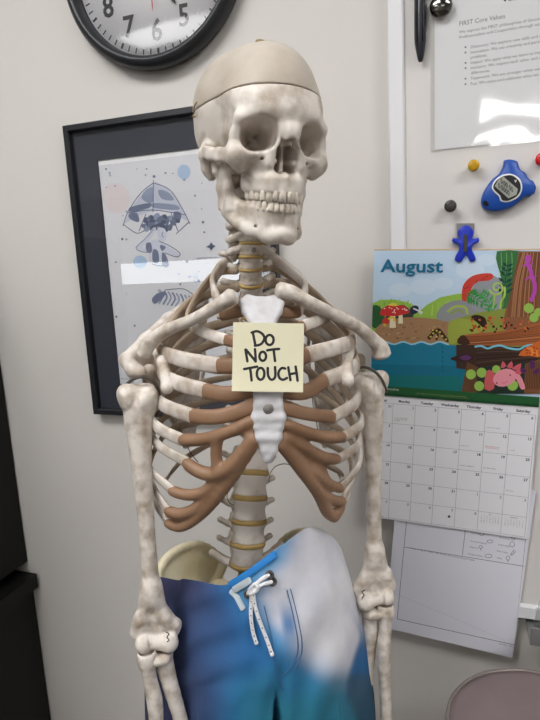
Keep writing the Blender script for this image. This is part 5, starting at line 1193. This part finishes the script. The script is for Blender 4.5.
def dye(p):
    px, py = proj(p); w = sum(math.sin(px*fq[k, 0] + ph[k, 0] + 1.7*math.sin(py*fq[k, 1] + ph[k, 1])) for k in range(6)) / 6
    front = np.dot(p - np.array(P(250, 640, .76)), BODY_F) > -.012
    if not front:
        s = 1/(1 + math.exp(-(px - 360)/20)); return BLU*.9*s + NAVY*(1-s)
    x = px + 14*w - (py - 600)*-.02
    s = lambda a, b: 1/(1 + math.exp(-(x-a)/b))
    c = NAVY*(1 - s(196, 9)) + s(196, 9)*(INDI*(1 - s(222, 8)) + s(222, 8)*BLU)
    tl = 1/(1 + math.exp(-(py + 16*w - 676)/12)) * s(236, 10); c = c*(1 - tl) + TEAL*tl
    edge = float(np.interp(py, [528, 560, 575, 598, 620, 640, 665, 690], [296, 284, 272, 262, 272, 292, 304, 330]))     # where the white begins
    a_ = 1/(1 + math.exp(-(x - edge - 8*w)/5)); low_ = 1/(1 + math.exp((py + 12*w - (px-293)*.33 - 660)/7)); a_ *= low_
    flap = math.exp(-((px - 288 - (py-620)*.12)/7)**4) * (.45 + .4*math.sin(py*.11 + 2)) * (1 if py > 588 else 0); a_ *= 1 - max(0, flap)
    mid = math.exp(-((x - edge + 10)/12)**2) * low_; c = c*(1 - .45*mid) + CYA*.45*mid
    c = c*(1 - a_) + WHT*a_
    sm_ = s(float(np.interp(py, [560, 600, 640, 700], [352, 352, 354, 356])), 1.2) if py > 590 else 0
    if sm_ > .01:
        b_ = 1/(1 + math.exp(-(py-628)/6)); c2 = (BLU*(.75 + .1*w))*b_ + WHT*(1-b_); d_ = 1/(1 + math.exp(-(py-674)/1.5)); c2 = c2*(1-d_) + (NAVY*(.5+.4*w) + TEAL*.4)*d_; c = c*(1-sm_) + c2*sm_
    return c
cols = [(*dye(p), 1) for p in V]
waist_c = (V.min(0) + V.max(0))/2; root = P(252, 640, .75)
t = empty('swim_shorts', (root.x, root.y, float(V[:, 2].min())), 'tie-dyed blue navy and white swim shorts hanging on the hips of the skeleton', 'shorts')
so_ = obj('shorts_body', V, Fc, M_CLOTH, t, cols=cols)
md_ = so_.modifiers.new('thick', 'SOLIDIFY'); md_.thickness = .0012; md_.offset = -1
md_ = so_.modifiers.new('smooth', 'SUBSURF'); md_.levels = 1; md_.render_levels = 1
# waistband fold, lining at the fly, eyelets, cord, tag
def SP(px, py, off=.002):                          # a point just off the front of the cloth, found by casting a ray on its mesh
    r = Vector(ray(px, py)).normalized(); hit = BV.ray_cast(Vector(CAM), r)
    p = np.array(hit[0]) if hit[0] is not None else np.array(P(px, py, .64)); return p - np.array(r)*off
from mathutils.bvhtree import BVHTree
BV = BVHTree.FromPolygons([tuple(p) for p in V], Fc)
def ribbon(name, pts, w, m, n=6, th=.0012):
    q = spline([SP(*p) for p in pts], n); out_ = lambda p: _n(CAM - p); return obj(name, *sweep(q, w, 10, out_, th/w, True, 4), m, t)
ribbon('waistband', [(230, 585), (240, 579), (252, 571), (264, 562.5), (275, 554)], .0042, M_BAND)
ribbon('fly_facing', [(231, 591), (236, 596), (240, 603), (243, 609)], .0034, M_TAG); ribbon('fly_facing', [(234, 590), (242, 585), (250, 580)], .004, M_TAG)
for x, y in ((269.5, 575), (272.5, 581.5), (248, 594)):
    p = SP(x, y, .002); nn = _n(CAM - p); obj('eyelet', *lathe(tuple(p), nn, [(.0024, -.003), (.0024, .0006), (.003, .0014), (.0045, .0014), (.0052, .0006), (.0052, -.003)], 24), M_DARKM, t)
    obj('eyelet_hole', *lathe(tuple(p), nn, [(.0026, -.002), (.0026, .0002), (.0002, .0002)], 16), M_INK, t)
def cord(pts, r=.0023):
    q = spline([SP(x, y, .002 + o_) for x, y, o_ in pts], 6); return obj('drawstring', *sweep(q, r, 10), M_CORD, t), q
cords = [cord([(269, 575, .002), (262, 579, .005), (255, 585, .006), (252, 590, .006)]), cord([(272, 582, .002), (264, 584, .005), (257, 588, .006), (251, 592, .006)]), cord([(248, 594, .001), (251, 588, .006), (256, 584, .008), (257, 590, .008), (250, 594, .006)]),
         cord([(252, 590, .006), (251, 604, .003), (251, 618, .003), (253, 632, .003), (256, 642, .003)]), cord([(253, 592, .005), (255, 606, .003), (260, 622, .003), (267, 640, .003), (271.5, 653, .003)])]
for co, q in cords[3:]:
    for i in range(2, len(q)-1, 3):
        p = q[i] + _n(CAM - q[i])*.0017; obj('cord_fleck', *lathe(tuple(p), _n(CAM - p), [(.0009, -.0008), (.0008, .0007), (.0001, .0009)], 8), M_INK, co)
for co, q in cords[3:]: obj('cord_tip', *sweep([q[-1], q[-1] + (q[-1]-q[-3])*.7], .0025, 10), M_CORD, co)
def seam(pts): 
    q = spline([SP(*p, .0010) for p in pts], 5); return obj('seam', *sweep(q, .0006, 6), mat_seam, t)
mat_seam = mat('seam_thread', rgb(70, 110, 150), .8)
seam([(287, 590), (291, 606), (295, 624), (298, 642), (297, 655), (290, 668), (282, 676)]); seam([(290.5, 589), (295, 606), (299, 624), (302, 642), (301, 656), (293, 672)]); seam([(264, 606), (268, 622), (272, 640), (275, 660), (279, 678), (284, 690)])

# ================================================================== light and colour
w = bpy.data.worlds.new('world'); SC.world = w; w.use_nodes = True; w.node_tree.nodes['Background'].inputs[0].default_value = (.8, .85, .9, 1); w.node_tree.nodes['Background'].inputs[1].default_value = .3
SC.view_settings.view_transform = 'Standard'; SC.view_settings.look = 'None'; SC.view_settings.exposure = 0.0; SC.view_settings.gamma = 1; SC.view_settings.use_curve_mapping = False
SC.cycles.max_bounces = 8; SC.cycles.diffuse_bounces = 4; SC.cycles.transparent_max_bounces = 12
SC.cycles.use_denoising = True
